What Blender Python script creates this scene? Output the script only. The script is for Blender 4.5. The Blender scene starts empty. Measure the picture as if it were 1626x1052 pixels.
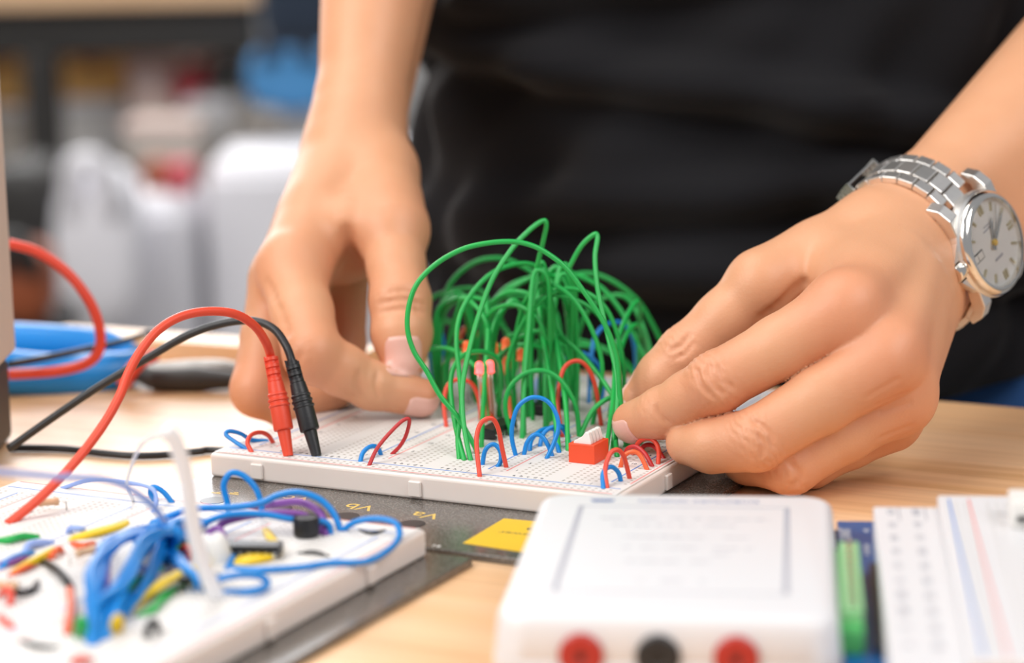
import bpy, bmesh, math, random
import numpy as np
from mathutils import Vector, Matrix
random.seed(7); rng = np.random.default_rng(7)
col = bpy.context.scene.collection
PI = math.pi
# ------------------------------------------------------------------ camera model (mm, table top at z=0, x along the board's front edge, y away)
YAW, PITCH, ROLL = map(math.radians, (26.7496, 11.0627, -1.1440))
CAM = np.array([462.400, -682.449, 211.392]); FPX = 3851.6; CX, CY = 813.0, 526.0
TZ = 0.90                                  # table top height above the floor, metres
_f = np.array([-math.sin(YAW)*math.cos(PITCH), math.cos(YAW)*math.cos(PITCH), -math.sin(PITCH)])
_r0 = np.array([math.cos(YAW), math.sin(YAW), 0.0]); _u0 = np.cross(_r0, _f)
_r = math.cos(ROLL)*_r0 + math.sin(ROLL)*_u0; _u = -math.sin(ROLL)*_r0 + math.cos(ROLL)*_u0
def at(x, y, D):                           # mm point seen at photo pixel x,y, D mm in front of the lens plane
    return CAM + D*(_f + _r*((x-CX)/FPX) - _u*((y-CY)/FPX))
def onz(x, y, z=11.0):                     # mm point on the horizontal plane z
    d = _f + _r*((x-CX)/FPX) - _u*((y-CY)/FPX)
    return CAM + d*((z-CAM[2])/d[2])
def depth(P): return float((np.asarray(P)-CAM) @ _f)
def camdir(a, b, c):                       # direction: a right, b up, c towards the camera
    v = _r*a + _u*b - _f*c; return v/np.linalg.norm(v)
def M(P): return Vector((P[0]*.001, P[1]*.001, P[2]*.001+TZ))
def W(x, y, z): return Vector((x*.001, y*.001, z*.001+TZ))
# ------------------------------------------------------------------ materials
def nt(name):
    m = bpy.data.materials.new(name); m.use_nodes = True
    n = m.node_tree.nodes; b = n['Principled BSDF']; return m, n, m.node_tree.links, b
def mat(name, c, rough=.5, metal=0, spec=.5, noise=.04, nscale=60, bump=0, bscale=300, coat=0, sss=0, trans=0, emit=None, es=0, alpha=1, sheen=0):
    m, n, l, b = nt(name)
    tc = n.new('ShaderNodeTexCoord')
    nz = n.new('ShaderNodeTexNoise'); nz.inputs['Scale'].default_value = nscale; nz.inputs['Detail'].default_value = 3
    l.new(tc.outputs['Object'], nz.inputs['Vector'])
    mx = n.new('ShaderNodeMix'); mx.data_type = 'RGBA'
    mx.inputs[6].default_value = (*[max(0, v*(1-noise)) for v in c], 1); mx.inputs[7].default_value = (*[min(1, v*(1+noise)) for v in c], 1)
    l.new(nz.outputs['Fac'], mx.inputs[0]); l.new(mx.outputs[2], b.inputs['Base Color'])
    b.inputs['Roughness'].default_value = rough; b.inputs['Metallic'].default_value = metal
    b.inputs['Specular IOR Level'].default_value = spec; b.inputs['Coat Weight'].default_value = coat
    b.inputs['Transmission Weight'].default_value = trans; b.inputs['Alpha'].default_value = alpha
    b.inputs['Sheen Weight'].default_value = sheen
    if sss:
        b.inputs['Subsurface Weight'].default_value = sss; b.inputs['Subsurface Scale'].default_value = .003
        b.inputs['Subsurface Radius'].default_value = (1, .7, .6)
    if emit: b.inputs['Emission Color'].default_value = (*emit, 1); b.inputs['Emission Strength'].default_value = es
    if bump:
        n2 = n.new('ShaderNodeTexNoise'); n2.inputs['Scale'].default_value = bscale; l.new(tc.outputs['Object'], n2.inputs['Vector'])
        bp = n.new('ShaderNodeBump'); bp.inputs['Strength'].default_value = bump; bp.inputs['Distance'].default_value = .0003
        l.new(n2.outputs['Fac'], bp.inputs['Height']); l.new(bp.outputs['Normal'], b.inputs['Normal'])
    return m
def s2l(r, g, b): return tuple(((v/255)/12.92 if v/255 <= .04045 else ((v/255+.055)/1.055)**2.4) for v in (r, g, b))
MT = {}
MT['green'] = mat('green_insulation', (.014, .41, .075), .36, spec=.5, noise=.08)
MT['red'] = mat('red_insulation', (.78, .07, .035), .38)
MT['darkred'] = mat('dark_red_insulation', (.50, .02, .022), .38)
MT['orange'] = mat('orange_insulation', (.80, .12, .03), .4)
MT['blue'] = mat('blue_insulation', (.001, .23, .66), .36)
MT['lblue'] = mat('pale_blue_insulation', (.30, .42, .80), .5)
MT['yellow'] = mat('yellow_insulation', (.85, .58, .01), .4)
MT['purple'] = mat('purple_insulation', (.22, .07, .32), .45)
MT['white'] = mat('white_insulation', (.85, .85, .88), .45)
MT['black'] = mat('black_plastic', (.012, .012, .014), .38, noise=.2)
MT['blackr'] = mat('black_rubber', (.018, .018, .020), .42, bump=.2, bscale=900)
MT['redr'] = mat('red_rubber', (.82, .075, .032), .42, bump=.15, bscale=900)
MT['board'] = mat('cream_board_side', (.83, .74, .69), .42, sss=.25, noise=.02)
MT['tin'] = mat('tinned_wire', (.75, .74, .70), .28, metal=1)
MT['steel'] = mat('brushed_steel', (.86, .84, .81), .36, metal=1, noise=.05, nscale=500, bump=.15, bscale=1500)
MT['polish'] = mat('polished_steel', (.83, .80, .75), .12, metal=1)
MT['dip'] = mat('orange_red_switch', (.83, .075, .018), .45)
MT['ivory'] = mat('white_slider', (.86, .84, .80), .4)
MT['box'] = mat('white_enclosure', (.76, .75, .765), .38, noise=.01, sss=.08)
MT['ink'] = mat('black_print', (.05, .05, .06), .6)
MT['greyink'] = mat('grey_print', (.42, .42, .47), .6)
MT['blueink'] = mat('blue_print', (.10, .25, .62), .6)
MT['navy'] = mat('navy_print', (.02, .09, .30), .6)
MT['redink'] = mat('red_print', (.80, .28, .26), .6)
MT['gold'] = mat('gold_print', (.78, .52, .12), .5)
MT['palegold'] = mat('pale_gold', (.70, .62, .42), .3, metal=.6)
MT['jackred'] = mat('dark_red_socket', (.46, .028, .018), .4)
MT['sticker'] = mat('yellow_label', (.80, .50, .012), .5)
MT['pcb'] = mat('blue_circuit_board', (.002, .10, .30), .35, noise=.1)
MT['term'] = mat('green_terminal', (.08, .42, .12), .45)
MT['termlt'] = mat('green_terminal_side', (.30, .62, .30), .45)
MT['led'] = mat('lit_red_led', (.9, .1, .08), .25, emit=(1, .11, .12), es=2.4)
MT['copper'] = mat('resistor_tan', (.72, .47, .28), .5)
MT['blueplas'] = mat('blue_grip', (.004, .25, .72), .33, noise=.08)
MT['beige'] = mat('beige_casing', (.62, .56, .50), .5, noise=.02)
MT['denim'] = mat('blue_denim', (.016, .08, .25), .85, noise=.4, nscale=900, bump=.5, bscale=1800)
MT['hair'] = mat('dark_hair', (.015, .011, .009), .5, noise=.3, nscale=200, bump=.6, bscale=600)
MT['nail'] = mat('fingernail_skin', (.84, .48, .40), .36, spec=.5, sss=.1, noise=.03)
MT['grey'] = mat('dark_grey_metal', (.045, .042, .040), .5)
MT['cloth_seam'] = mat('black_thread', (.01, .01, .012), .9)

def wood(name, c1, c2, c3):
    m, n, l, b = nt(name)
    tc = n.new('ShaderNodeTexCoord'); mp = n.new('ShaderNodeMapping'); mp.inputs['Scale'].default_value = (2.2, 34, 34); mp.inputs['Rotation'].default_value = (0, 0, .03)
    l.new(tc.outputs['Object'], mp.inputs['Vector'])
    n0 = n.new('ShaderNodeTexNoise'); n0.inputs['Scale'].default_value = 1.0; n0.inputs['Detail'].default_value = 5; n0.inputs['Distortion'].default_value = .6
    l.new(mp.outputs['Vector'], n0.inputs['Vector'])
    r = n.new('ShaderNodeValToRGB'); e = r.color_ramp.elements
    e[0].position = .30; e[0].color = (*c3, 1); e[1].position = .66; e[1].color = (*c1, 1); q = r.color_ramp.elements.new(.46); q.color = (*c2, 1)
    l.new(n0.outputs['Fac'], r.inputs['Fac'])
    mp2 = n.new('ShaderNodeMapping'); mp2.inputs['Scale'].default_value = (9, 260, 260); l.new(tc.outputs['Object'], mp2.inputs['Vector'])
    n1 = n.new('ShaderNodeTexNoise'); n1.inputs['Scale'].default_value = 1; n1.inputs['Detail'].default_value = 4; l.new(mp2.outputs['Vector'], n1.inputs['Vector'])
    mx = n.new('ShaderNodeMix'); mx.data_type = 'RGBA'; mx.blend_type = 'MULTIPLY'; mx.inputs[0].default_value = .35
    r2 = n.new('ShaderNodeValToRGB'); r2.color_ramp.elements[0].position = .35; r2.color_ramp.elements[0].color = (.72, .66, .6, 1); r2.color_ramp.elements[1].position = .6; r2.color_ramp.elements[1].color = (1, 1, 1, 1)
    l.new(n1.outputs['Fac'], r2.inputs['Fac']); l.new(r.outputs['Color'], mx.inputs[6]); l.new(r2.outputs['Color'], mx.inputs[7])
    l.new(mx.outputs[2], b.inputs['Base Color']); b.inputs['Roughness'].default_value = .42; b.inputs['Coat Weight'].default_value = .22; b.inputs['Coat Roughness'].default_value = .34
    bp = n.new('ShaderNodeBump'); bp.inputs['Strength'].default_value = .15; bp.inputs['Distance'].default_value = .0003; l.new(n1.outputs['Fac'], bp.inputs['Height']); l.new(bp.outputs['Normal'], b.inputs['Normal'])
    return m
MT['wood'] = wood('pale_plywood', (.90, .60, .36), (.86, .53, .285), (.72, .41, .185))

def board_top():                           # white plastic with the grid of little square contact holes (object space, metres)
    m, n, l, b = nt('board_top_white')
    tc = n.new('ShaderNodeTexCoord'); sp = n.new('ShaderNodeSeparateXYZ'); l.new(tc.outputs['Object'], sp.inputs[0])
    def mth(op, a, c=None, d=None):
        q = n.new('ShaderNodeMath'); q.operation = op
        for i, v in enumerate((a, c, d)):
            if v is None: continue
            if isinstance(v, (int, float)): q.inputs[i].default_value = v
            else: l.new(v, q.inputs[i])
        return q.outputs[0]
    X = mth('MULTIPLY', sp.outputs[0], 1000); Y = mth('MULTIPLY', sp.outputs[1], 1000)
    def hole(v, off, pitch=2.54, half=.5):     # 1 inside a hole band
        t = mth('SUBTRACT', v, off); t = mth('DIVIDE', t, pitch); t = mth('SUBTRACT', t, mth('ROUND', t)); return mth('LESS_THAN', mth('ABSOLUTE', t), half/pitch)
    def band(v, a, c): return mth('MULTIPLY', mth('GREATER_THAN', v, a), mth('LESS_THAN', v, c))
    # terminal strips repeat every 45 mm; local u measured from the strip's middle
    t = mth('DIVIDE', mth('SUBTRACT', X, 36.8), 45.0); u = mth('MULTIPLY', mth('SUBTRACT', t, mth('ROUND', t)), 45.0)
    au = mth('ABSOLUTE', u)
    tx = mth('MULTIPLY', hole(au, 3.81), band(au, 3.0, 14.7))
    bx = mth('MULTIPLY', hole(au, 20.6, 3.2, .5), band(au, 19.6, 22.3))
    yy = mth('MULTIPLY', hole(Y, 14.5), band(Y, 13.2, 154))
    vert = mth('MULTIPLY', yy, mth('MAXIMUM', tx, bx))
    hx = mth('MULTIPLY', hole(X, 5.0), band(X, 4, 152)); hy = mth('MAXIMUM', band(Y, 3.0, 4.0), band(Y, 5.5, 6.5))
    hz = mth('MAXIMUM', vert, mth('MULTIPLY', hx, hy))
    groove = mth('LESS_THAN', au, 1.3)
    mx = n.new('ShaderNodeMix'); mx.data_type = 'RGBA'; mx.inputs[6].default_value = (.77, .74, .715, 1); mx.inputs[7].default_value = (.46, .41, .36, 1)
    l.new(hz, mx.inputs[0])
    l.new(mx.outputs[2], b.inputs['Base Color']); b.inputs['Roughness'].default_value = .6; b.inputs['Specular IOR Level'].default_value = .35
    bp = n.new('ShaderNodeBump'); bp.invert = True; bp.inputs['Strength'].default_value = .8; bp.inputs['Distance'].default_value = .0006
    l.new(mth('MAXIMUM', hz, mth('MULTIPLY', groove, band(Y, 12, 156))), bp.inputs['Height']); l.new(bp.outputs['Normal'], b.inputs['Normal'])
    return m
MT['btop'] = board_top()

def glossy_plate():
    m, n, l, b = nt('speckled_black_plate')
    tc = n.new('ShaderNodeTexCoord'); v = n.new('ShaderNodeTexNoise'); v.inputs['Scale'].default_value = 1500; l.new(tc.outputs['Object'], v.inputs['Vector'])
    r = n.new('ShaderNodeValToRGB'); r.color_ramp.elements[0].position = .5; r.color_ramp.elements[0].color = (.075, .066, .057, 1); r.color_ramp.elements[1].position = .78; r.color_ramp.elements[1].color = (.30, .27, .24, 1)
    l.new(v.outputs['Fac'], r.inputs['Fac']); l.new(r.outputs['Color'], b.inputs['Base Color'])
    b.inputs['Roughness'].default_value = .22; b.inputs['Specular IOR Level'].default_value = .9
    return m
MT['plate'] = glossy_plate()

def skin():
    m, n, l, b = nt('skin')
    at_ = n.new('ShaderNodeAttribute'); at_.attribute_name = 'flush'
    tc = n.new('ShaderNodeTexCoord'); nz = n.new('ShaderNodeTexNoise'); nz.inputs['Scale'].default_value = 45; nz.inputs['Detail'].default_value = 5; l.new(tc.outputs['Object'], nz.inputs['Vector'])
    mx = n.new('ShaderNodeMix'); mx.data_type = 'RGBA'; mx.inputs[6].default_value = (.68, .33, .175, 1); mx.inputs[7].default_value = (.765, .405, .235, 1); l.new(nz.outputs['Fac'], mx.inputs[0])
    m2 = n.new('ShaderNodeMix'); m2.data_type = 'RGBA'; m2.inputs[7].default_value = (.68, .20, .105, 1); l.new(at_.outputs['Fac'], m2.inputs[0]); l.new(mx.outputs[2], m2.inputs[6])
    l.new(m2.outputs[2], b.inputs['Base Color'])
    b.inputs['Roughness'].default_value = .46; b.inputs['Specular IOR Level'].default_value = .45
    b.inputs['Subsurface Weight'].default_value = .15; b.inputs['Subsurface Scale'].default_value = .0025; b.inputs['Subsurface Radius'].default_value = (1, .45, .28)
    v = n.new('ShaderNodeTexVoronoi'); v.inputs['Scale'].default_value = 1100; l.new(tc.outputs['Object'], v.inputs['Vector'])
    n2 = n.new('ShaderNodeTexNoise'); n2.inputs['Scale'].default_value = 420; n2.inputs['Detail'].default_value = 4; l.new(tc.outputs['Object'], n2.inputs['Vector'])
    ad = n.new('ShaderNodeMath'); ad.operation = 'ADD'; l.new(v.outputs['Distance'], ad.inputs[0]); l.new(n2.outputs['Fac'], ad.inputs[1])
    bp = n.new('ShaderNodeBump'); bp.inputs['Strength'].default_value = .16; bp.inputs['Distance'].default_value = .0003; l.new(ad.outputs[0], bp.inputs['Height']); l.new(bp.outputs['Normal'], b.inputs['Normal'])
    return m
MT['skin'] = skin()

def fabric(name, c):
    m, n, l, b = nt(name)
    tc = n.new('ShaderNodeTexCoord'); w = n.new('ShaderNodeTexNoise'); w.inputs['Scale'].default_value = 1300; l.new(tc.outputs['Object'], w.inputs['Vector'])
    mx = n.new('ShaderNodeMix'); mx.data_type = 'RGBA'; mx.inputs[6].default_value = (*[v*.7 for v in c], 1); mx.inputs[7].default_value = (*[v*1.3 for v in c], 1); l.new(w.outputs['Fac'], mx.inputs[0]); l.new(mx.outputs[2], b.inputs['Base Color'])
    b.inputs['Roughness'].default_value = .9; b.inputs['Specular IOR Level'].default_value = .15; b.inputs['Sheen Weight'].default_value = .1
    bp = n.new('ShaderNodeBump'); bp.inputs['Strength'].default_value = .4; bp.inputs['Distance'].default_value = .0004; l.new(w.outputs['Fac'], bp.inputs['Height']); l.new(bp.outputs['Normal'], b.inputs['Normal'])
    return m
MT['shirt'] = fabric('black_cotton', (.0082, .0082, .0102))

# ------------------------------------------------------------------ object helpers
def link(name, me, m=None, parent=None, smooth=False):
    o = bpy.data.objects.new(name, me); col.objects.link(o)
    if m is not None: me.materials.append(m)
    if smooth:
        for p in me.polygons: p.use_smooth = True
    if parent is not None: o.parent = parent
    return o
def tag(o, label=None, cat=None, group=None, kind=None):
    if label: o['label'] = label
    if cat: o['category'] = cat
    if group: o['group'] = group
    if kind: o['kind'] = kind
    return o
def empty(name, loc=(0, 0, 0), label=None, cat=None, group=None, rotz=0):
    o = bpy.data.objects.new(name, None); col.objects.link(o); o.location = loc; o.rotation_euler = (0, 0, rotz); o.empty_display_size = .01
    return tag(o, label, cat, group)
class MB:                                   # collects vertices and faces; metres
    def __init__(s): s.v = []; s.f = []; s.mi = []
    def add(s, vs, fs, mi=0):
        k = len(s.v); s.v += [tuple(x) for x in vs]; s.f += [tuple(i+k for i in f) for f in fs]; s.mi += [mi]*len(fs)
    def box(s, c, d, rz=0, R=None, mi=0):
        hx, hy, hz = d[0]/2, d[1]/2, d[2]/2; R = R or Matrix.Rotation(rz, 3, 'Z'); c = Vector(c)
        vs = [c + R @ Vector((x*hx, y*hy, z*hz)) for x in (-1, 1) for y in (-1, 1) for z in (-1, 1)]
        s.add(vs, [(0, 1, 3, 2), (4, 6, 7, 5), (0, 4, 5, 1), (2, 3, 7, 6), (0, 2, 6, 4), (1, 5, 7, 3)], mi)
    def tube(s, pts, rad, n=10, cap=True, mi=0):
        pts = [Vector(p) for p in pts]; N = len(pts); rads = rad if isinstance(rad, (list, tuple)) else [rad]*N
        T = [(pts[min(i+1, N-1)]-pts[max(i-1, 0)]).normalized() for i in range(N)]
        a = Vector((0, 0, 1)) if abs(T[0].z) < .9 else Vector((1, 0, 0)); nrm = (a - T[0]*a.dot(T[0])).normalized(); vs = []
        for i in range(N):
            nrm = (nrm - T[i]*nrm.dot(T[i])).normalized(); bn = T[i].cross(nrm)
            for k in range(n):
                t = 2*PI*k/n; vs.append(pts[i] + (nrm*math.cos(t)+bn*math.sin(t))*rads[i])
        fs = [(i*n+k, i*n+(k+1) % n, (i+1)*n+(k+1) % n, (i+1)*n+k) for i in range(N-1) for k in range(n)]
        if cap: fs += [tuple(range(n))[::-1], tuple((N-1)*n+k for k in range(n))]
        s.add(vs, fs, mi)
    def lathe(s, prof, axis_o, axis_d, n=24, mi=0):   # prof: (radius, distance along the axis)
        d = Vector(axis_d).normalized(); a = Vector((0, 0, 1)) if abs(d.z) < .9 else Vector((1, 0, 0)); u = (a-d*a.dot(d)).normalized(); w = d.cross(u); o = Vector(axis_o)
        vs = [o + d*h + (u*math.cos(2*PI*k/n)+w*math.sin(2*PI*k/n))*r for r, h in prof for k in range(n)]; N = len(prof)
        fs = [(i*n+k, i*n+(k+1) % n, (i+1)*n+(k+1) % n, (i+1)*n+k) for i in range(N-1) for k in range(n)]
        fs += [tuple(range(n))[::-1], tuple((N-1)*n+k for k in range(n))]; s.add(vs, fs, mi)
    def prism(s, poly, z0, z1, mi=0):
        n = len(poly); vs = [(x, y, z0) for x, y in poly]+[(x, y, z1) for x, y in poly]
        s.add(vs, [tuple(range(n))[::-1], tuple(range(n, 2*n))]+[(i, (i+1) % n, n+(i+1) % n, n+i) for i in range(n)], mi)
    def build(s, name, m, parent=None, smooth=False, bevel=0, seg=2, org=None, auto=None):
        me = bpy.data.meshes.new(name); org = Vector(org) if org is not None else Vector((0, 0, 0))
        me.from_pydata([Vector(v)-org for v in s.v], [], s.f)
        bm = bmesh.new(); bm.from_mesh(me); bmesh.ops.recalc_face_normals(bm, faces=bm.faces)
        if bevel: bmesh.ops.bevel(bm, geom=bm.edges[:], offset=bevel, segments=seg, affect='EDGES', profile=.5, clamp_overlap=True)
        bm.to_mesh(me); bm.free()
        ms = m if isinstance(m, (list, tuple)) else [m]
        for q in ms: me.materials.append(q)
        if len(ms) > 1 and not bevel: me.polygons.foreach_set('material_index', s.mi)
        if auto is not None:
            for p in me.polygons: p.use_smooth = True
            me.set_sharp_from_angle(angle=auto)
        elif smooth:
            for p in me.polygons: p.use_smooth = True
        o = bpy.data.objects.new(name, me); col.objects.link(o); o.location = org
        if parent is not None:
            o.parent = parent
            if parent.type == 'EMPTY' or True:
                pm = parent_world(parent); o.matrix_parent_inverse = pm.inverted()
        return o
def parent_world(o):
    m = Matrix.LocRotScale(o.location, o.rotation_euler, o.scale)
    if o.parent is not None: m = parent_world(o.parent) @ o.matrix_parent_inverse @ m
    return m
def catmull(P, sub=8):
    P = [np.asarray(p, float) for p in P]; Q = [2*P[0]-P[1]]+P+[2*P[-1]-P[-2]]; out = []
    for i in range(1, len(Q)-2):
        a, b, c, d = Q[i-1:i+3]
        for k in range(sub):
            t = k/sub; out.append(.5*((2*b)+(c-a)*t+(2*a-5*b+4*c-d)*t*t+(3*b-a-3*c+d)*t**3))
    out.append(P[-1]); return out
def text_mesh(txt, size, name):             # a flat mesh of the lettering, size in metres
    cu = bpy.data.curves.new(name, 'FONT'); cu.body = txt; cu.size = size; cu.align_x = 'CENTER'; cu.align_y = 'CENTER'; cu.extrude = .00003
    o = bpy.data.objects.new(name, cu); me = o.to_mesh()
    vs = [v.co.copy() for v in me.vertices]; fs = [tuple(p.vertices) for p in me.polygons]
    o.to_mesh_clear(); bpy.data.objects.remove(o); bpy.data.curves.remove(cu); return vs, fs
def put_text(mb, txt, size, loc, rot=0, sx=1, R=None, mi=0):
    vs, fs = text_mesh(txt, size, 'print'); R = R or Matrix.Rotation(rot, 3, 'Z')
    mb.add([Vector(loc)+R @ Vector((v.x*sx, v.y, v.z)) for v in vs], fs, mi)

# ------------------------------------------------------------------ implicit surface modelling for the body
class Prim:
    __slots__ = ('a', 'b', 'ra', 'rb')
    def __init__(s, a, b, ra, rb): s.a = np.asarray(a, float); s.b = np.asarray(b, float); s.ra = ra; s.rb = rb
    def d(s, P):
        ab = s.b-s.a; L = ab@ab
        t = np.clip(((P-s.a)@ab)/max(L, 1e-9), 0, 1)
        q = P-s.a-t[:, None]*ab; return np.sqrt((q*q).sum(1))-(s.ra+(s.rb-s.ra)*t)
def smin(a, b, k):
    h = np.clip(.5+.5*(b-a)/k, 0, 1); return b+(a-b)*h-k*h*(1-h)
def smax(a, b, k): return -smin(-a, -b, k)
def chain(P, prims, k):
    d = prims[0].d(P)
    for q in prims[1:]: d = smin(d, q.d(P), k)
    return d
def surface(F, lo, hi, h, blk=8, newton=2):
    """sparse surface nets of the field F (mm) inside the box lo..hi with voxel h"""
    lo = np.asarray(lo, float); B = h*blk; nb = np.ceil((np.asarray(hi)-lo)/B).astype(int)
    I = np.stack(np.meshgrid(*[np.arange(n) for n in nb], indexing='ij'), -1).reshape(-1, 3)
    c = lo+(I+.5)*B; d = np.concatenate([F(c[i:i+200000]) for i in range(0, len(c), 200000)])
    act = I[np.abs(d) < B*.87+1.6]
    g = np.stack(np.meshgrid(*[np.arange(blk+1)]*3, indexing='ij'), -1).reshape(-1, 3)
    V = []; K = []; QK = []; N = (nb*blk+2).astype(np.int64)
    key = lambda ijk: (ijk[..., 0]*N[1]+ijk[..., 1])*N[2]+ijk[..., 2]
    for s in range(0, len(act), 400):
        A = act[s:s+400]; G = (A[:, None, :]*blk+g[None])          # corners
        D = F((lo+G.reshape(-1, 3)*h)).reshape(len(A), blk+1, blk+1, blk+1); G = G.reshape(len(A), blk+1, blk+1, blk+1, 3)
        S = D < 0
        num = np.zeros((len(A), blk, blk, blk)); acc = np.zeros((len(A), blk, blk, blk, 3))
        sl = lambda o: (slice(None), slice(o[0], o[0]+blk), slice(o[1], o[1]+blk), slice(o[2], o[2]+blk))
        cor = [(x, y, z) for x in (0, 1) for y in (0, 1) for z in (0, 1)]
        for a in cor:
            for ax in range(3):
                if a[ax] == 1: continue
                b = list(a); b[ax] = 1; da = D[sl(a)]; db = D[sl(b)]; m = (da < 0) != (db < 0)
                t = np.where(m, da/np.where(m, da-db, 1), 0); num += m
                for q in range(3): acc[..., q] += m*(a[q]+(t if q == ax else 0))
        m = num > 0; base = G[sl((0, 0, 0))]
        V.append(lo+(base[m]+acc[m]/num[m][:, None])*h); K.append(key(base[m]))
        for ax in range(3):
            o = [0, 0, 0]; o[ax] = 1; s0 = S[sl((0, 0, 0))]; s1 = S[sl(o)]; m = s0 != s1; e = G[sl((0, 0, 0))][m]; fl = s0[m]
            a1, a2 = (ax+1) % 3, (ax+2) % 3; u = np.zeros(3, int); w = np.zeros(3, int); u[a1] = 1; w[a2] = 1
            q = np.stack([key(e-u-w), key(e-w), key(e), key(e-u)], 1); q[~fl] = q[~fl][:, ::-1]; QK.append(q)
    V = np.concatenate(V); K = np.concatenate(K); QK = np.concatenate(QK)
    K, idx = np.unique(K, return_index=True); V = V[idx]
    p = np.searchsorted(K, QK); p = np.clip(p, 0, len(K)-1); ok = (K[p] == QK).all(1); Q = p[ok]
    for _ in range(newton):
        e = h*.5; d0 = F(V); gx = np.stack([F(V+np.array(o)*e)-F(V-np.array(o)*e) for o in ((1, 0, 0), (0, 1, 0), (0, 0, 1))], 1)/(2*e)
        gl = (gx*gx).sum(1); st = -d0/np.maximum(gl, .2); V = V+np.clip(st, -h*.5, h*.5)[:, None]*gx
    return V, Q
def arr_mesh(name, V, Q):
    me = bpy.data.meshes.new(name); me.vertices.add(len(V)); me.vertices.foreach_set('co', np.asarray(V, np.float32).ravel())
    me.loops.add(Q.size); me.loops.foreach_set('vertex_index', Q.astype(np.int32).ravel()); me.polygons.add(len(Q))
    me.polygons.foreach_set('loop_start', np.arange(0, Q.size, 4, dtype=np.int32)); me.polygons.foreach_set('loop_total', np.full(len(Q), 4, np.int32))
    me.polygons.foreach_set('use_smooth', np.ones(len(Q), bool)); me.update(calc_edges=True); me.validate(); return me
# ------------------------------------------------------------------ the person
C3 = lambda *p: np.array(p, float)
class Finger:
    """chain of joints with radii; creases on the back of each joint"""
    def __init__(s, pts, rad, k=3.0): s.p = [np.asarray(q, float) for q in pts]; s.r = rad; s.k = k; s.prims = [Prim(s.p[i], s.p[i+1], rad[i], rad[i+1]) for i in range(len(pts)-1)]
def unit(v): return v/np.linalg.norm(v)
class Hand:
    def __init__(s, palm, fingers, joints, kp=6.0, kf=5.0, cuts=(), extra=()):
        s.palm = palm; s.f = fingers; s.j = joints; s.kp = kp; s.kf = kf; s.cuts = cuts; s.extra = extra
    def __call__(s, P):
        dp = chain(P, s.palm, s.kp); d = None
        for fi in s.f:
            df = chain(P, fi.prims, fi.k); q = smin(dp, df, s.kf); d = q if d is None else np.minimum(d, q)
        near = None; d = np.array(d)
        for a, b, ra, rb, k, dep in s.cuts:            # soft grooves
            if near is None: near = np.flatnonzero(np.abs(d) < 3.5); Pn = P[near]
            c = (a+b)/2; R2 = (np.linalg.norm(b-a)/2+3*k)**2; m = ((Pn-c)**2).sum(1) < R2
            if m.any(): q = Prim(a, b, ra, rb).d(Pn[m]); d[near[m]] += dep*np.exp(-np.maximum(q, 0)**2/(k*k))
        for (J, ax, nn, rr, amp, wid, num) in s.j:      # skin folds across the back of a joint
            mm = np.flatnonzero((((P-J)**2).sum(1) < (rr*3.2)**2) & (np.abs(d) < 3.5))
            if not len(mm): continue
            v = P[mm]-J; c = v@ax; sd = v@nn; lat = v@np.cross(ax, nn)
            w = np.exp(-(c/wid)**2)*np.clip(sd/(rr*.6), 0, 1)*np.exp(-(np.sqrt((v*v).sum(1))/(rr*1.7))**4)
            ph = c+.12*lat*lat/rr*np.sign(c+1e-9)*-1+.5*np.sin(lat*1.1+c*.9)
            d[mm] += amp*w*(np.abs(np.sin(ph*PI*num/(2*wid)))**.6*-1+.55)
        return d
def joint(fg, i, nn, amp=.45, wid=5.0, num=4):
    a = unit(fg.p[i+1]-fg.p[i-1]); n = unit(nn-a*(nn@a)); return (fg.p[i]+0*n, a, n, fg.r[i], amp, wid, num)

# hand with the watch (the person's left)
WA = at(1460, 390, 882); e3 = camdir(-.58, -.51, .64); nA = camdir(.60, 0, .80); nA = unit(nA-e3*(nA@e3)); e12 = np.cross(nA, e3)
IM, IP, ID, IT = at(1338, 496, 801), at(1138, 607, 803), at(1052, 655, 817), at(1006, 670, 829)
MM, MP, MD, MT_ = at(1405, 572, 797), at(1200, 698, 797), at(1130, 707, 805), C3(159.6, 48.2, 18.2)
RM, RP, RD, RT = at(1425, 630, 808), at(1255, 738, 806), C3(175, 63, 10.5), C3(164, 72, 12)
PM, PP, PD, PT = at(1411, 668, 826), C3(194.2, 72, 8.9), C3(180, 80, 9), C3(168, 86, 10)
TC, TM, TI, TT = at(1385, 367, 866), at(1210, 452, 846), at(1090, 564, 848), at(1018, 634, 850)
fI = Finger([IM, IM+(IP-IM)*.5, IP, IP+(ID-IP)*.5, ID, IT], [12.6, 10.5, 10.0, 8.9, 8.5, 7.3], 2.5)
fM = Finger([MM, MM+(MP-MM)*.5, MP, MP+(MD-MP)*.5, MD, MT_], [12.6, 10.9, 10.2, 9.3, 8.9, 7.8], 2.5)
fR = Finger([RM, RM+(RP-RM)*.5, RP, RD, RT], [12.0, 10.2, 9.6, 8.4, 7.4], 2.5)
fP = Finger([PM, PM+(PP-PM)*.5, PP, PD, PT], [10.8, 8.8, 8.3, 7.4, 6.6], 2.5)
fT = Finger([TC, TM, TM+(TI-TM)*.5, TI, TI+(TT-TI)*.5, TT], [12.5, 11.6, 10.2, 10.2, 9.4, 7.4], 3.0)
ra = -e3
def wp(t, s, n=0): return WA+e12*s+e3*t+nA*n
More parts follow.
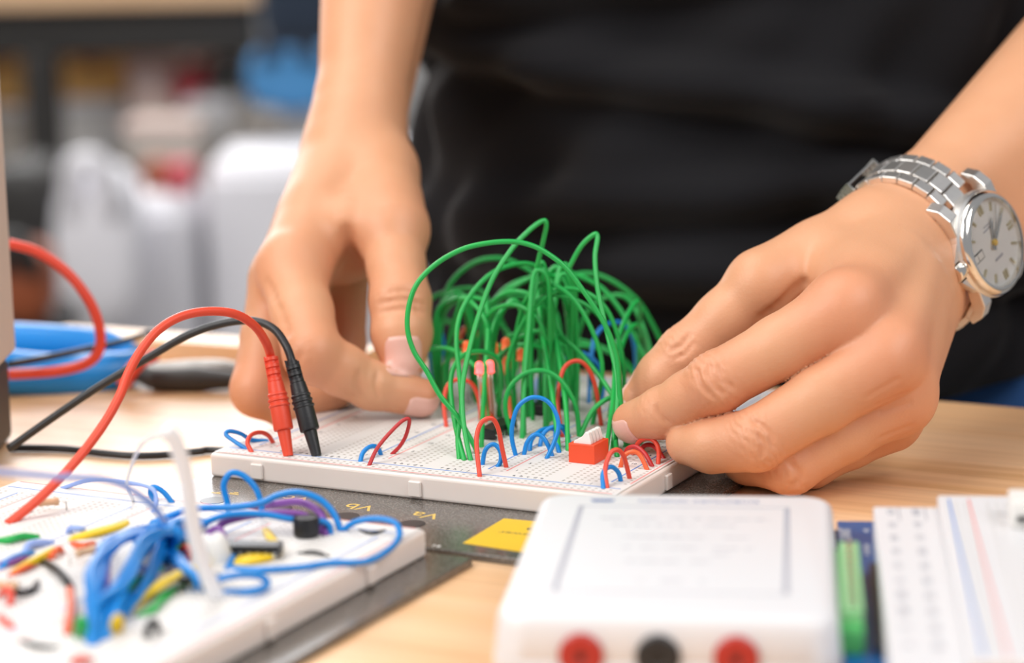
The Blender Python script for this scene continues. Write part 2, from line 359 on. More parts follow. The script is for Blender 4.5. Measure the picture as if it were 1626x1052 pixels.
palmA = [Prim(wp(-12, -9), wp(6, -9), 18, 17.5), Prim(wp(-12, 9), wp(6, 9), 18.5, 18),
         Prim(wp(6, -9), IM-unit(IM-WA)*8, 17.5, 13.2), Prim(wp(6, -4, 1), MM-unit(MM-WA)*8, 18, 13.2),
         Prim(wp(6, 4, 0), RM-unit(RM-WA)*6, 18, 12.6), Prim(wp(6, 11, -2), PM-unit(PM-WA)*5, 17, 11.6),
         Prim(wp(4, -8, -5), TC, 14.5, 12.5), Prim(TC, TM, 12.5, 11.6),
         Prim((TC+TM)/2, (WA+2*IM)/3, 9.5, 11), Prim(TM*.45+TC*.55, IM*.75+WA*.25, 7.5, 10),
         Prim(IM, RM*.7+PM*.3, 11.2, 10.2), Prim(wp(18, -4, -8), (IM+MM+RM)/3-nA*6+unit(WA-MM)*22, 17, 13)]
EA = C3(286, 398, 168)
for s, r0, r1 in ((-9, 18, 33), (9, 18.5, 32)):
    palmA.append(Prim(wp(-12, s), WA+(EA-WA)*.55+e12*s*1.3, r0, r1+2))
bigk = [(IM, nA), (MM, nA), (RM, nA)]
jA = [joint(fI, 2, camdir(.25, .75, .8), .75, 7.5, 6), joint(fI, 4, camdir(-.1, .5, .9), .30, 3.4, 3), joint(fM, 2, camdir(.5, .35, .9), .7, 7, 6),
      joint(fR, 2, camdir(.5, .0, .9), .42, 6, 4), joint(fT, 3, camdir(-.5, .8, .35), .50, 5.5, 5)]
tend = []
for J in (IM, MM, RM):                                  # faint tendons over the back of the hand
    up = unit(camdir(.45, .55, .7)); tend.append(Prim(WA+(J-WA)*.45+up*12.5, J+up*9.5-unit(J-WA)*4, 2.6, 3.4))
palmA += tend
handA = Hand(palmA, [fI, fM, fR, fP, fT], jA, 9.0, 4.5)

# hand beside the test leads (the person's right)
WB = at(567, 222, 968)
iM, iP, iD, iT = at(463, 432, 903), at(497, 562, 872), at(590, 612, 880), at(668, 631, 885)
mM, mP, mD, mT = at(446, 452, 922), at(410, 618, 900), C3(-7.5, 66, 12.5), C3(6, 76, 18.4)
rM, rP, rD, rT = at(462, 462, 941), at(452, 600, 935), C3(-14, 89, 11.5), C3(-9.5, 96, 12)
pM, pP, pD, pT = at(545, 425, 955), at(548, 545, 955), C3(-18, 110, 11.2), C3(-10.5, 112, 10)
tC, tM, tI, tT = at(598, 275, 948), at(622, 365, 915), at(636, 478, 894), at(640, 573, 888)
gI = Finger([iM, iM+(iP-iM)*.5, iP, iP+(iD-iP)*.5, iD, iT], [12.6, 11.3, 10.6, 9.3, 8.6, 7.2], 2.5)
gM = Finger([mM, mM+(mP-mM)*.5, mP, mD, mT], [12.4, 10.6, 10.2, 8.6, 7.4], 2.5)
gR = Finger([rM, rP, rD, rT], [11.6, 9.4, 8.3, 7.4], 2.5)
gP = Finger([pM, pP, pD, pT], [10.5, 8.2, 7.6, 6.8], 2.5)
gT = Finger([tC, tM, tM+(tI-tM)*.5, tI, tI+(tT-tI)*.55, tT], [14, 12.9, 10.6, 11.0, 10.9, 8.2], 3.0)
EB = at(668, -560, 1090); xb = unit(np.cross(EB-WB, _f)); bdir = unit(EB-WB)
sb = unit(_f-bdir*(_f@bdir))                             # across the wrist, away from the lens
palmB = [Prim(WB-sb*8+bdir*10, WB-sb*8-bdir*8, 16.8, 17.5), Prim(WB+sb*12+bdir*10, WB+sb*12-bdir*8, 17, 18),
         Prim(WB-sb*6-bdir*8, iM+unit(WB-iM)*8, 18.5, 13.4), Prim(WB-bdir*8, mM+unit(WB-mM)*8, 18, 13),
         Prim(WB+sb*8-bdir*8, rM+unit(WB-rM)*8, 18, 12), Prim(WB+sb*14-bdir*8, pM+unit(WB-pM)*6, 17, 11),
         Prim(WB-sb*8-bdir*6, tC, 16, 14), Prim(tC, tM, 14.5, 13.3), Prim(iM, rM, 11.5, 11), Prim(tC, iM*.6+WB*.4, 12, 12), Prim(tM*.5+tC*.5, iM*.45+tM*.55+bdir*12, 9, 9), Prim(at(548, 418, 930), at(604, 392, 930), 8, 9),
         Prim(WB-sb*8+bdir*8, WB+(EB-WB)*.6-sb*12, 16.6, 30), Prim(WB+sb*12+bdir*8, WB+(EB-WB)*.6+sb*14, 17, 30)]
jB = [joint(gI, 2, camdir(-.8, -.3, .5), .35, 6, 4), joint(gT, 3, camdir(.1, .1, 1), .42, 5, 4), joint(gT, 1, camdir(.5, .3, .8), .15, 6, 2)]
handB = Hand(palmB, [gI, gM, gR, gP, gT], jB, 8.0, 5.0)
def crease(H, lines):                                     # fine skin folds laid on the finished surface
    cuts = []
    for pts, k, dep in lines:
        Q = []
        for (x, y) in pts:
            D = 760.0; step = 4.0
            d0 = at(x, y, 1000)-CAM; d0 = d0/1000
            while D < 1010 and H((CAM+d0*D)[None])[0] > 0: D += step
            lo_, hi_ = D-step, D
            for _ in range(14):
                m_ = (lo_+hi_)/2
                if H((CAM+d0*m_)[None])[0] > 0: lo_ = m_
                else: hi_ = m_
            Q.append(CAM+d0*lo_)
        Q = catmull(Q, 3) if len(Q) > 2 else Q
        cuts += [(Q[i], Q[i+1], .15, .15, k, dep) for i in range(len(Q)-1)]
    H.cuts = cuts
crease(handA, [([(1276,449),(1248,474),(1212,502)], 1.6, 1.1), ([(1108,588),(1114,610),(1131,630)], .9, .55), ([(1124,580),(1131,604),(1147,624)], 1.0, .7), ([(1141,582),(1149,602),(1163,616)], .9, .5),
    ([(1041,646),(1047,660),(1060,671)], .9, .5), ([(1192,664),(1220,686),(1226,712)], 1.0, .6), ([(1204,690),(1213,706),(1209,722)], .9, .5), ([(1250,732),(1270,752),(1262,772)], 1.0, .6),
    ([(1066,556),(1082,548),(1094,532)], 1.0, .6), ([(1072,568),(1088,560),(1100,545)], .9, .45), ([(1392,642),(1440,622)], .9, .4), ([(1398,654),(1444,640)], .9, .4), ([(1380,628),(1425,602)], .9, .35), ([(1400,694),(1446,676)], .9, .4)])
crease(handB, [([(604,482),(638,475),(672,483)], 1.1, .6), ([(606,496),(640,490),(672,496)], 1.0, .5), ([(612,466),(640,461),(666,468)], 1.0, .4), ([(550,366),(556,392),(566,416)], 2.2, 1.5), ([(570,592),(566,612),(574,634)], 1.0, .5),
    ([(478,560),(470,578),(474,598)], 1.1, .45), ([(424,448),(436,474),(458,530)], 1.6, .6), ([(600,590),(596,612),(602,632)], .9, .4)])
TCX, TCY = 75.0, 352.0                                   # centre of the torso
def torsoF():
    L = []
    for s in (-1, 1):
        L += [Prim(C3(TCX+s*62, TCY, -60), C3(TCX+s*70, TCY, 250), 88, 88), Prim(C3(TCX+s*70, TCY, 250), C3(TCX+s*95, TCY, 430), 88, 62),
              Prim(C3(TCX+s*95, TCY, 440), C3(TCX+s*165, TCY, 455), 50, 48),
              Prim(C3(TCX+s*70, TCY, -80), C3(TCX+s*85, TCY+10, -430), 82, 52), Prim(C3(TCX+s*85, TCY+10, -430), C3(TCX+s*95, TCY+20, -800), 50, 36),
              Prim(C3(TCX+s*95, TCY+30, -845), C3(TCX+s*105, TCY-90, -862), 36, 26)]
    L += [Prim(C3(TCX, TCY, 430), C3(TCX, TCY-12, 560), 56, 52), Prim(C3(TCX, TCY-18, 660), C3(TCX, TCY-22, 715), 72, 76), Prim(C3(TCX, TCY-38, 600), C3(TCX, TCY-60, 590), 52, 34),
          Prim(C3(TCX, TCY-98, 672), C3(TCX, TCY-108, 640), 8, 12), Prim(C3(TCX-22, TCY-92, 600), C3(TCX+22, TCY-92, 600), 7, 7)]
    for s in (-1, 1): L.append(Prim(C3(TCX+s*76, TCY-18, 680), C3(TCX+s*78, TCY-12, 645), 13, 8))
    SA, SB_ = C3(TCX+175, TCY, 455), C3(TCX-175, TCY, 455)
    L += [Prim(SA, EA, 48, 40), Prim(SB_, EB, 48, 40), Prim(EA, WA+(EA-WA)*.5, 40, 33), Prim(EB, WB+(EB-WB)*.56, 40, 30)]
    return L
tor = torsoF()
def FT(P):
    d = tor[0].d(P)
    for q in tor[1:]: d = smin(d, q.d(P), 22)
    return d
def clipped(H, E, Wr, fr):                               # the fine part of an arm ends inside the coarse one
    ax = unit(E-Wr); lim = np.linalg.norm(E-Wr)*fr
    return lambda P: smax(H(P), (P-Wr)@ax-lim, 1.0)
def box_of(H, extra, pad=26):
    A = np.array([q.a for q in H.palm]+[q.b for q in H.palm]+[p for f in H.f for p in f.p]); return A.min(0)-pad-extra, A.max(0)+pad+extra
parts = []
FA = clipped(handA, EA, WA, .62); FB = clipped(handB, EB, WB, .66)
lo, hi = box_of(handA, 10); vA, qA = surface(FA, lo, hi, .8)
lo, hi = box_of(handB, 12); vB, qB = surface(FB, lo, hi, .95)
vT, qT = surface(FT, (TCX-340, TCY-230, -905), (TCX+420, TCY+150, 830), 7.0, newton=1)
Vall = np.concatenate([vA, vB, vT]); Qall = np.concatenate([qA, qB+len(vA), qT+len(vA)+len(vB)])
flush = np.zeros(len(Vall))
for J, r, w in ((IM, 18, .55), (MM, 18, .55), (RM, 16, .45), (IP, 13, .5), (MP, 13, .45), (RP, 12, .45), (ID, 10, .35), (TI, 12, .45), (TT, 10, .5), (IT, 10, .5), (PM, 15, .4),
                (iP, 14, .45), (iM, 16, .35), (iT, 12, .5), (tT, 12, .4), (tI, 12, .4), (tM, 15, .3), (mP, 14, .5), (rP, 12, .5), (pP, 20, .6)):
    dd = ((Vall-J)**2).sum(1); flush = np.maximum(flush, w*np.exp(-dd/(r*r)))
person = empty('person', W(TCX, TCY, -TZ*1000), 'person in black shirt and blue jeans at the workbench, both hands on the wired board', 'person')
VW = Vall*.001; VW[:, 2] += TZ; VW -= np.array([TCX*.001, TCY*.001, 0])
bme = arr_mesh('body', VW, Qall); a_ = bme.attributes.new('flush', 'FLOAT', 'POINT'); a_.data.foreach_set('value', flush.astype(np.float32))
bme.materials.append(MT['skin']); body = bpy.data.objects.new('body', bme); col.objects.link(body); body.parent = person
PORG = Vector(person.location)

# nails: thin curved shells seated on the fingertips
def nail(tip, base, nrm, w, L, lift, name='fingernail'):
    ax = unit(np.asarray(tip)-np.asarray(base)); n = unit(nrm-ax*(nrm@ax)); sx = np.cross(ax, n); vs = []; fs = []; NU, NV = 12, 10
    R_ = w*.62; F_ = FA if base is ID or base is TI else FB
    for j in range(NV+1):
        v = j/NV
        for i in range(NU+1):
            u = -1+2*i/NU; th = u*.86; wv = 1.0
            if v > .75: wv = math.sqrt(max(0, 1-((v-.75)/.25)**2*.55))
            if v < .2: wv = math.sqrt(max(0.05, 1-((.2-v)/.2)**2*.35))
            q = np.asarray(tip)+ax*(L*(v-.45))+sx*(math.sin(th)*w*.5*wv/math.sin(.86))+n*20
            P = q[None].copy()
            for _ in range(14): P = P-n[None]*F_(P)[:, None]*.9
            vs.append(P[0]+n*lift*(1-.5*abs(u)**3))
    k = len(vs); inner = [v-n*1.0 for v in vs]; allv = [M(v)-PORG for v in vs+inner]; W_ = NU+1
    for j in range(NV):
        for i in range(NU):
            a = j*W_+i; fs += [(a, a+1, a+1+W_, a+W_), (k+a, k+a+W_, k+a+1+W_, k+a+1)]
    rim = [i for i in range(W_)]+[j*W_+NU for j in range(1, NV+1)]+[NV*W_+i for i in range(NU-1, -1, -1)]+[j*W_ for j in range(NV-1, 0, -1)]
    for i in range(len(rim)):
        a, b = rim[i], rim[(i+1) % len(rim)]; fs.append((a, k+a, k+b, b))
    me = bpy.data.meshes.new(name); me.from_pydata(allv, [], fs); bm = bmesh.new(); bm.from_mesh(me); bmesh.ops.recalc_face_normals(bm, faces=bm.faces); bm.to_mesh(me); bm.free()
    return link(name, me, MT['nail'], person, True)
nail(tT, tI, camdir(.08, .12, 1), 13.4, 14.5, .12)
nail(iT, iD, camdir(.25, -.75, .6), 10.5, 12, .25)
nail(IT, ID, camdir(-.15, -.45, .9), 10.5, 12, .25)
nail(TT, TI, camdir(-.3, .8, -.55), 12.5, 13, .25)

# clothing: lofted shirt with folds, sleeves, jeans
def fold(x, a, z):
    # long soft creases of the cloth, mm outwards
    v = 0
    v += 5*math.sin(a*3+z*.013)*math.exp(-((z-150)/160)**2)
    v += 4.5*math.sin(a*6.3-z*.035+1.2)*.5+2.2*math.sin(a*13+z*.05)+1.5*math.sin(a*21-z*.09+.7)
    for zc, sl, am in ((118, -26, 6.5), (72, 18, 4.0), (40, -14, 5.0), (165, 30, 4.5), (205, -22, 5)):
        q = z-(zc+sl*(a+PI/2)); v += 1.5*am*math.exp(-(q/9)**2)-am*.8*math.exp(-((q+15)/10)**2)
    return v
def loft(name, rings, m, NA=220, org=PORG, fold_amp=1.0, thick=2.5):
    vs = []; fs = []
    for (z, cx_, cy_, hx, hy, hang) in rings:
        for k in range(NA):
            a = 2*PI*k/NA-PI; ca, sa = math.cos(a), math.sin(a); e = 2/2.5
            x = hx*math.copysign(abs(ca)**e, ca); y = hy*math.copysign(abs(sa)**e, sa); f = fold(0, a, z)*fold_amp
            L = math.hypot(x, y); x *= 1+f/L; y *= 1+f/L
            vs.append(M((cx_+x, cy_+y, z+hang*math.cos(a*1)))-org)
    n = len(rings)
    for j in range(n-1):
        for k in range(NA): fs.append((j*NA+k, j*NA+(k+1) % NA, (j+1)*NA+(k+1) % NA, (j+1)*NA+k))
    me = bpy.data.meshes.new(name); me.from_pydata(vs, [], fs); o = link(name, me, m, person, True)
    sd = o.modifiers.new('thickness', 'SOLIDIFY'); sd.thickness = thick*.001; sd.offset = 1
    return o
rs = []
for i in range(110):
    z = -28+i*4.6; t = max(0, z)/470
    hx = 160+10*math.exp(-((z)/60)**2)+12*math.sin(min(1, t)*PI*.5); hy = 106+8*math.exp(-(z/50)**2)
    if z > 390: hx = hx*(1-.55*((z-390)/90)**2); hy = hy*(1-.45*((z-390)/90)**2)
    rs.append((z, TCX, TCY, hx, hy, 36*(1-min(1, max(0, z+28)/120))))
shirt = loft('shirt', rs, MT['shirt'], fold_amp=1.5); shirt['label'] = 'plain black short-sleeved shirt'
def sleeve(S, E_, name='shirt_sleeve'):
    ax = unit(E_-S); u = unit(np.cross(ax, C3(0, 1, .2))); w = np.cross(ax, u); vs = []; fs = []; NA = 40
    for j in range(22):
        t = j/21; c = S+ax*(t*215-20)
        for k in range(NA):
            a = 2*PI*k/NA; r = 60+6*t+2.5*math.sin(a*3+t*6)+2*math.sin(t*22+a*2); vs.append(M(c+(u*math.cos(a)+w*math.sin(a))*r)-PORG)
    for j in range(21):
        for k in range(NA): fs.append((j*NA+k, j*NA+(k+1) % NA, (j+1)*NA+(k+1) % NA, (j+1)*NA+k))
    me = bpy.data.meshes.new(name); me.from_pydata(vs, [], fs); o = link(name, me, MT['shirt'], shirt, True); sd = o.modifiers.new('thickness', 'SOLIDIFY'); sd.thickness = .0025
    return o
sleeve(C3(TCX+165, TCY, 450), EA); sleeve(C3(TCX-165, TCY, 450), EB)
def leg_loft():
    vs = []; fs = []; NA = 48; n0 = 0
    rr = [(20, 158, 100, 0), (-20, 164, 104, 0), (-60, 168, 104, 0)]
    for (z, hx, hy, _) in rr:
        for k in range(NA):
            a = 2*PI*k/NA; vs.append(M((TCX+hx*math.cos(a), TCY+hy*math.sin(a), z))-PORG)
    for j in range(2):
        for k in range(NA): fs.append((j*NA+k, j*NA+(k+1) % NA, (j+1)*NA+(k+1) % NA, (j+1)*NA+k))
    for s in (-1, 1):
        b = len(vs)
        for j in range(30):
            z = -55-j*26; t = j/29; cx_ = TCX+s*(84+12*t); r = 92-34*t
            for k in range(NA):
                a = 2*PI*k/NA; q = r+3*math.sin(z*.05+a*2)+2*math.sin(z*.11-a*3); vs.append(M((cx_+q*math.cos(a), TCY+12*t+q*1.05*math.sin(a), z))-PORG)
        for j in range(29):
            for k in range(NA): fs.append((b+j*NA+k, b+j*NA+(k+1) % NA, b+(j+1)*NA+(k+1) % NA, b+(j+1)*NA+k))
    me = bpy.data.meshes.new('jeans'); me.from_pydata(vs, [], fs); o = link('jeans', me, MT['denim'], person, True); sd = o.modifiers.new('thickness', 'SOLIDIFY'); sd.thickness = .003; sd.offset = 0; o['label'] = 'dark blue jeans'
leg_loft()
def head_bits():
    g = lambda x, y, z: M((TCX+x, TCY+y, z))-PORG
    h = [Prim(C3(TCX, TCY-2, 690), C3(TCX, TCY-14, 735), 84, 80), Prim(C3(TCX-40, TCY-60, 765), C3(TCX+40, TCY-60, 765), 30, 30), Prim(C3(TCX, TCY+25, 640), C3(TCX, TCY+20, 700), 60, 75)]
    V, Q = surface(lambda P: smax(chain(P, h, 20), -(P[:, 2]-705-(-(P[:, 1]-(TCY-70)))*.9+ (P[:, 1]-(TCY-70))*.0), 4)+1.2*np.sin(P[:, 0]*.9)*.5, (TCX-120, TCY-120, 560), (TCX+120, TCY+120, 830), 5.0)
    v = V*.001; v[:, 2] += TZ; v -= np.array(PORG); o = bpy.data.objects.new('hair', arr_mesh('hair', v, Q)); o.data.materials.append(MT['hair']); col.objects.link(o); o.parent = person
    for s in (-1, 1):
        mb = MB(); mb.lathe([(1, -12), (8, -9), (11.5, 0), (8, 9), (1, 12)], (0, 0, 0), (0, 1, 0), 16); mb.v = [tuple(Vector(q)*.001+g(s*31, -88, 690)) for q in mb.v]
        o = mb.build('eye', MT['ivory'], None, True); o.parent = person
    for s in (-1, 1):
        mb = MB(); pts = [g(s*(16+i*9), -97+abs(i-1.2)*2.5, 712+2*math.sin(i)) for i in range(4)]; mb.tube(pts, .003, 8); o = mb.build('eyebrow', MT['hair'], None, True); o.parent = person
    for s in (-1, 1):
        mb = MB(); mb.tube([g(s*98, 40, -862), g(s*101, -20, -866), g(s*105, -100, -872)], [.040, .040, .030], 20); o = mb.build('shoe', MT['black'], None, True); o.parent = person
head_bits()
# ------------------------------------------------------------------ bench and room
def rbox(name, c, d, m, parent=None, bevel=.001, rz=0, seg=2):
    mb = MB(); mb.box((0, 0, 0), d); o = mb.build(name, m, None, False, bevel, seg)
    c = Vector(c)
    if parent is not None:
        o.parent = parent; o.matrix_parent_inverse = parent_world(parent).inverted()
    o.location = c; o.rotation_euler = (0, 0, rz); return o
bench = empty('workbench', W(0, -340, -900), 'pale plywood workbench the circuit boards stand on', 'workbench')
mb = MB(); mb.box((0, 0, 0), (2.6, 1.12, .03)); o = mb.build('tabletop', MT['wood'], None, False, .002, 2); o.parent = bench; o.matrix_parent_inverse = parent_world(bench).inverted(); o.location = W(-150, -342, -15)
for x in (-1390, 1090):
    for y in (-850, 170): rbox('leg', W(x, y, -465), (.06, .06, .87), MT['grey'], bench)
rbox('apron', W(-150, 150, -75), (2.42, .03, .09), MT['grey'], bench); rbox('apron', W(-150, -830, -75), (2.42, .03, .09), MT['grey'], bench)
def struct(name, c, d, m):
    mb = MB(); mb.box((0, 0, 0), d); o = mb.build(name, m); o.location = c; return tag(o, kind='structure')
MT['wall'] = mat('off_white_wall', (.62, .61, .60), .9, bump=.1, bscale=80); MT['floor'] = mat('grey_floor', (.33, .31, .29), .6, noise=.15, nscale=3)
struct('floor', (-.6, 2.0, -.05), (9.2, 10.2, .1), MT['floor'])
struct('wall_back', (-.6, 6.6, 1.4), (9.2, .1, 2.9), MT['wall'])
struct('wall_left', (-5.2, 2.0, 1.4), (.1, 10.2, 2.9), MT['wall'])
struct('baseboard_back', (-.6, 6.53, .06), (9.0, .03, .12), MT['grey'])

# ------------------------------------------------------------------ solderless boards
def make_board(loc, wd, dp, label, tabs, letters=True, group=None):
    """loc: world mm of the front left bottom corner; the top face carries rails, holes and letters"""
    root = empty('solderless_breadboard', W(*loc), label, 'breadboard', group); L = Vector(root.location); T = .0085
    def put(mb, name, m, bevel=0, seg=2, auto=None):
        o = mb.build(name, m, None, False, bevel, seg, auto=auto); o.parent = root; return o
    mb = MB(); mb.box((wd/2000, dp/2000, T/2-.0001), (wd/1000, dp/1000, T-.0002)); put(mb, 'body', MT['board'], .0011, 3)
    mb = MB(); mb.box((wd/2000, dp/2000, T+.00005), (wd/1000-.0026, dp/1000-.0026, .0003)); put(mb, 'contact_face', MT['btop'])
    red = MB(); blu = MB(); z = T+.00022
    def ln(mb, x0, y0, x1, y1, w=.55): mb.box(((x0+x1)/2000, (y0+y1)/2000, z), (abs(x1-x0)/1000+w/1000, abs(y1-y0)/1000+w/1000, .00006))
    ln(red, 3, 1.6, wd-3, 1.6); ln(blu, 3, 8.2, wd-3, 8.2)
    ln(red, 3, dp-1.6, wd-3, dp-1.6); ln(blu, 3, dp-8.2, wd-3, dp-8.2)
    for k in range(4):
        x = 17.7+45*k
        if x < wd: ln(red, x, 15.5, x, dp-14)
        if x-6.8 < wd: ln(blu, x-6.8, 15.5, x-6.8, dp-14)
    put(red, 'red_rail_lines', MT['redink']); put(blu, 'blue_rail_lines', MT['blueink'])
    if letters:
        tx = MB()
        for k in range(3):
            mid = 36.8+45*k
            for i, ch in enumerate('abcde'): put_text(tx, ch, .0024, ((mid-3.81-2.54*(4-i))/1000, .0108, z))
            for i, ch in enumerate('fghij'): put_text(tx, ch, .0024, ((mid+3.81+2.54*i)/1000, .0108, z))
            for n in range(5, 55, 5):
                for s in (-1, 1): put_text(tx, str(n), .0021, ((mid+s*16.2)/1000, (14.5+2.54*n)/1000, z))
            for s in (-1, 1): put_text(tx, '1', .0021, ((mid+s*16.2)/1000, .01704, z))
        put(tx, 'printed_letters', MT['ink'])
    for (x, y, w, d) in tabs:
        mb = MB(); mb.box((x/1000, y/1000, T*.44), (w/1000, d/1000, T*.62)); put(mb, 'locating_tab', MT['board'], .0003, 1)
    return root
BW, BD = 155.0, 165.0
bA = make_board((0, 0, 2.5), BW, BD, 'large white breadboard covered in green wires between the two hands', [(19.5, -.5, 4.6, 1.4), (81.4, -.5, 4.6, 1.4), (147.5, -.5, 4.6, 1.4), (BW+.4, 40, 1.4, 4.6), (BW+.4, 120, 1.4, 4.6)])
B2X, B2Y = 116.5-BW, -57.0-BD
bB = make_board((B2X, B2Y, 2.5), BW, BD, 'blurred white breadboard in the left foreground under tangled blue wires', [(BW+.5, 20, 1.8, 4.6), (BW+.5, 75, 1.8, 4.6), (BW+.5, 130, 1.8, 4.6)], False)
def plate(loc, wd, dp, label, extra=None):
    root = empty('mounting_plate', W(*loc), label, 'plate')
    mb = MB(); mb.box((wd/2000, dp/2000, .00125), (wd/1000, dp/1000, .0025)); o = mb.build('plate', MT['plate'], None, False, .0004, 2); o.parent = root
    return root
pA = plate((-4, -49, 0), 176.5, 224, 'glossy black base plate with gold lettering under the breadboard between the hands')
pB = plate((-50, -265, 0), 180.5, 211.5, 'glossy black base plate under the blurred foreground breadboard')
def pa(x, y, z=2.5): return ((x+4)/1000, (y+49)/1000, z/1000)
tx = MB()
for s, x, y, sz in (('Va', 93.8, -16.0, .0088), ('Vb', 68.8, -15.4, .0088), ('Vc', 43.6, -14.2, .0088)): put_text(tx, s, sz, pa(x, y, 2.52), PI, 1.15)
for i, w_ in enumerate((5.0, 3.4, 1.8)): tx.box(pa(20.5, -17.6+i*1.15, 2.53), (w_/1000, .0005, .00006))
tx.box(pa(14.6, -18.5, 2.53), (.0040, .0006, .00006)); tx.box(pa(15.4, -16.6, 2.53), (.0006, .0040, .00006), -.5)
o = tx.build('gold_lettering', MT['gold']); o.parent = pA
for x in (19, 44.8, 70.4, 94.8):
    mb = MB(); mb.lathe([(4.2e-3, 0), (4.4e-3, .00004), (4.4e-3, .0001), (3.4e-3, .00014)], pa(x, -27, 2.5), (0, 0, 1), 24); o = mb.build('post_hole', MT['black']); o.parent = pA
mb = MB(); q = [onz(735, 862, 2.5), onz(800, 823, 2.5), onz(875, 830, 2.5), onz(852, 880, 2.5)]
mb.prism([pa(a[0], a[1])[:2] for a in q], .00252, .00262); o = mb.build('yellow_sticker', MT['sticker']); o.parent = pA
tx = MB(); put_text(tx, 'to', .0062, pa(134.5, -18.5, 2.63), PI, 1.2); put_text(tx, 'power', .0032, pa(131.5, -24.5, 2.63), PI+.05, 1.6); o = tx.build('sticker_writing', MT['ink']); o.parent = pA
tx = MB(); put_text(tx, '0  16', .0030, pa(112, -46.2, 2.52), 0, 1.2); o = tx.build('edge_marking', MT['ivory']); o.parent = pA

# ------------------------------------------------------------------ wires
def wire(px, r, m, label=None, group=None, za=11.0, zb=11.0, Da=None, Db=None, bulge=0, name='jumper_wire', cat='wire', bare=False, sub=7, sink=.6):
    """px: photo points from foot to foot; the feet stand on the board, the loop between them runs evenly in depth (plus a bulge)"""
    n = len(px); A = onz(*px[0], za) if Da is None else at(*px[0], Da); B = onz(*px[-1], zb) if Db is None else at(*px[-1], Db)
    d0, d1 = depth(A), depth(B); s = [0]
    for i in range(1, n): s.append(s[-1]+math.hypot(px[i][0]-px[i-1][0], px[i][1]-px[i-1][1]))
    P = [at(x, y, d0+(d1-d0)*t/s[-1]+bulge*math.sin(PI*t/s[-1])) for (x, y), t in zip(px, s)]
    if za == zb and Da is None and Db is None:          # nothing dips under the board's face
        Q = []
        for i, p in enumerate(P):
            if 0 < i < n-1 and p[2] < za+r+.25: p = onz(*px[i], za+r+.25)
            Q.append(p)
        P = Q
    return wire3(P, r, m, label, group, name, cat, bare, sub, sink if Da is None else 0, sink if Db is None else 0)
def wire3(P, r, m, label=None, group=None, name='jumper_wire', cat='wire', bare=False, sub=7, s0=.6, s1=.6):
    Q = catmull(P, sub)
    if s0: Q = [Q[0]-C3(0, 0, s0*.1)]+Q
    if s1: Q = Q+[Q[-1]-C3(0, 0, s1*.1)]
    org = M(Q[0]); mb = MB(); mb.tube([M(q)-org for q in Q], r/1000, 10)
    o = mb.build(name, MT[m], None, True); o.location = org; tag(o, label, cat, group)
    if bare:
        for e, f in ((Q[0], Q[1]), (Q[-1], Q[-2])):
            t = unit(e-f); b = MB(); b.tube([M(e-t*.3)-org, M(e+t*2.2)-org], .00032, 8); c = b.build('bare_end', MT['tin'], None, True); c.parent = o
    return o
c4 = lambda L: [(620+x/2.287, 330+y/2.287) for x, y in L]
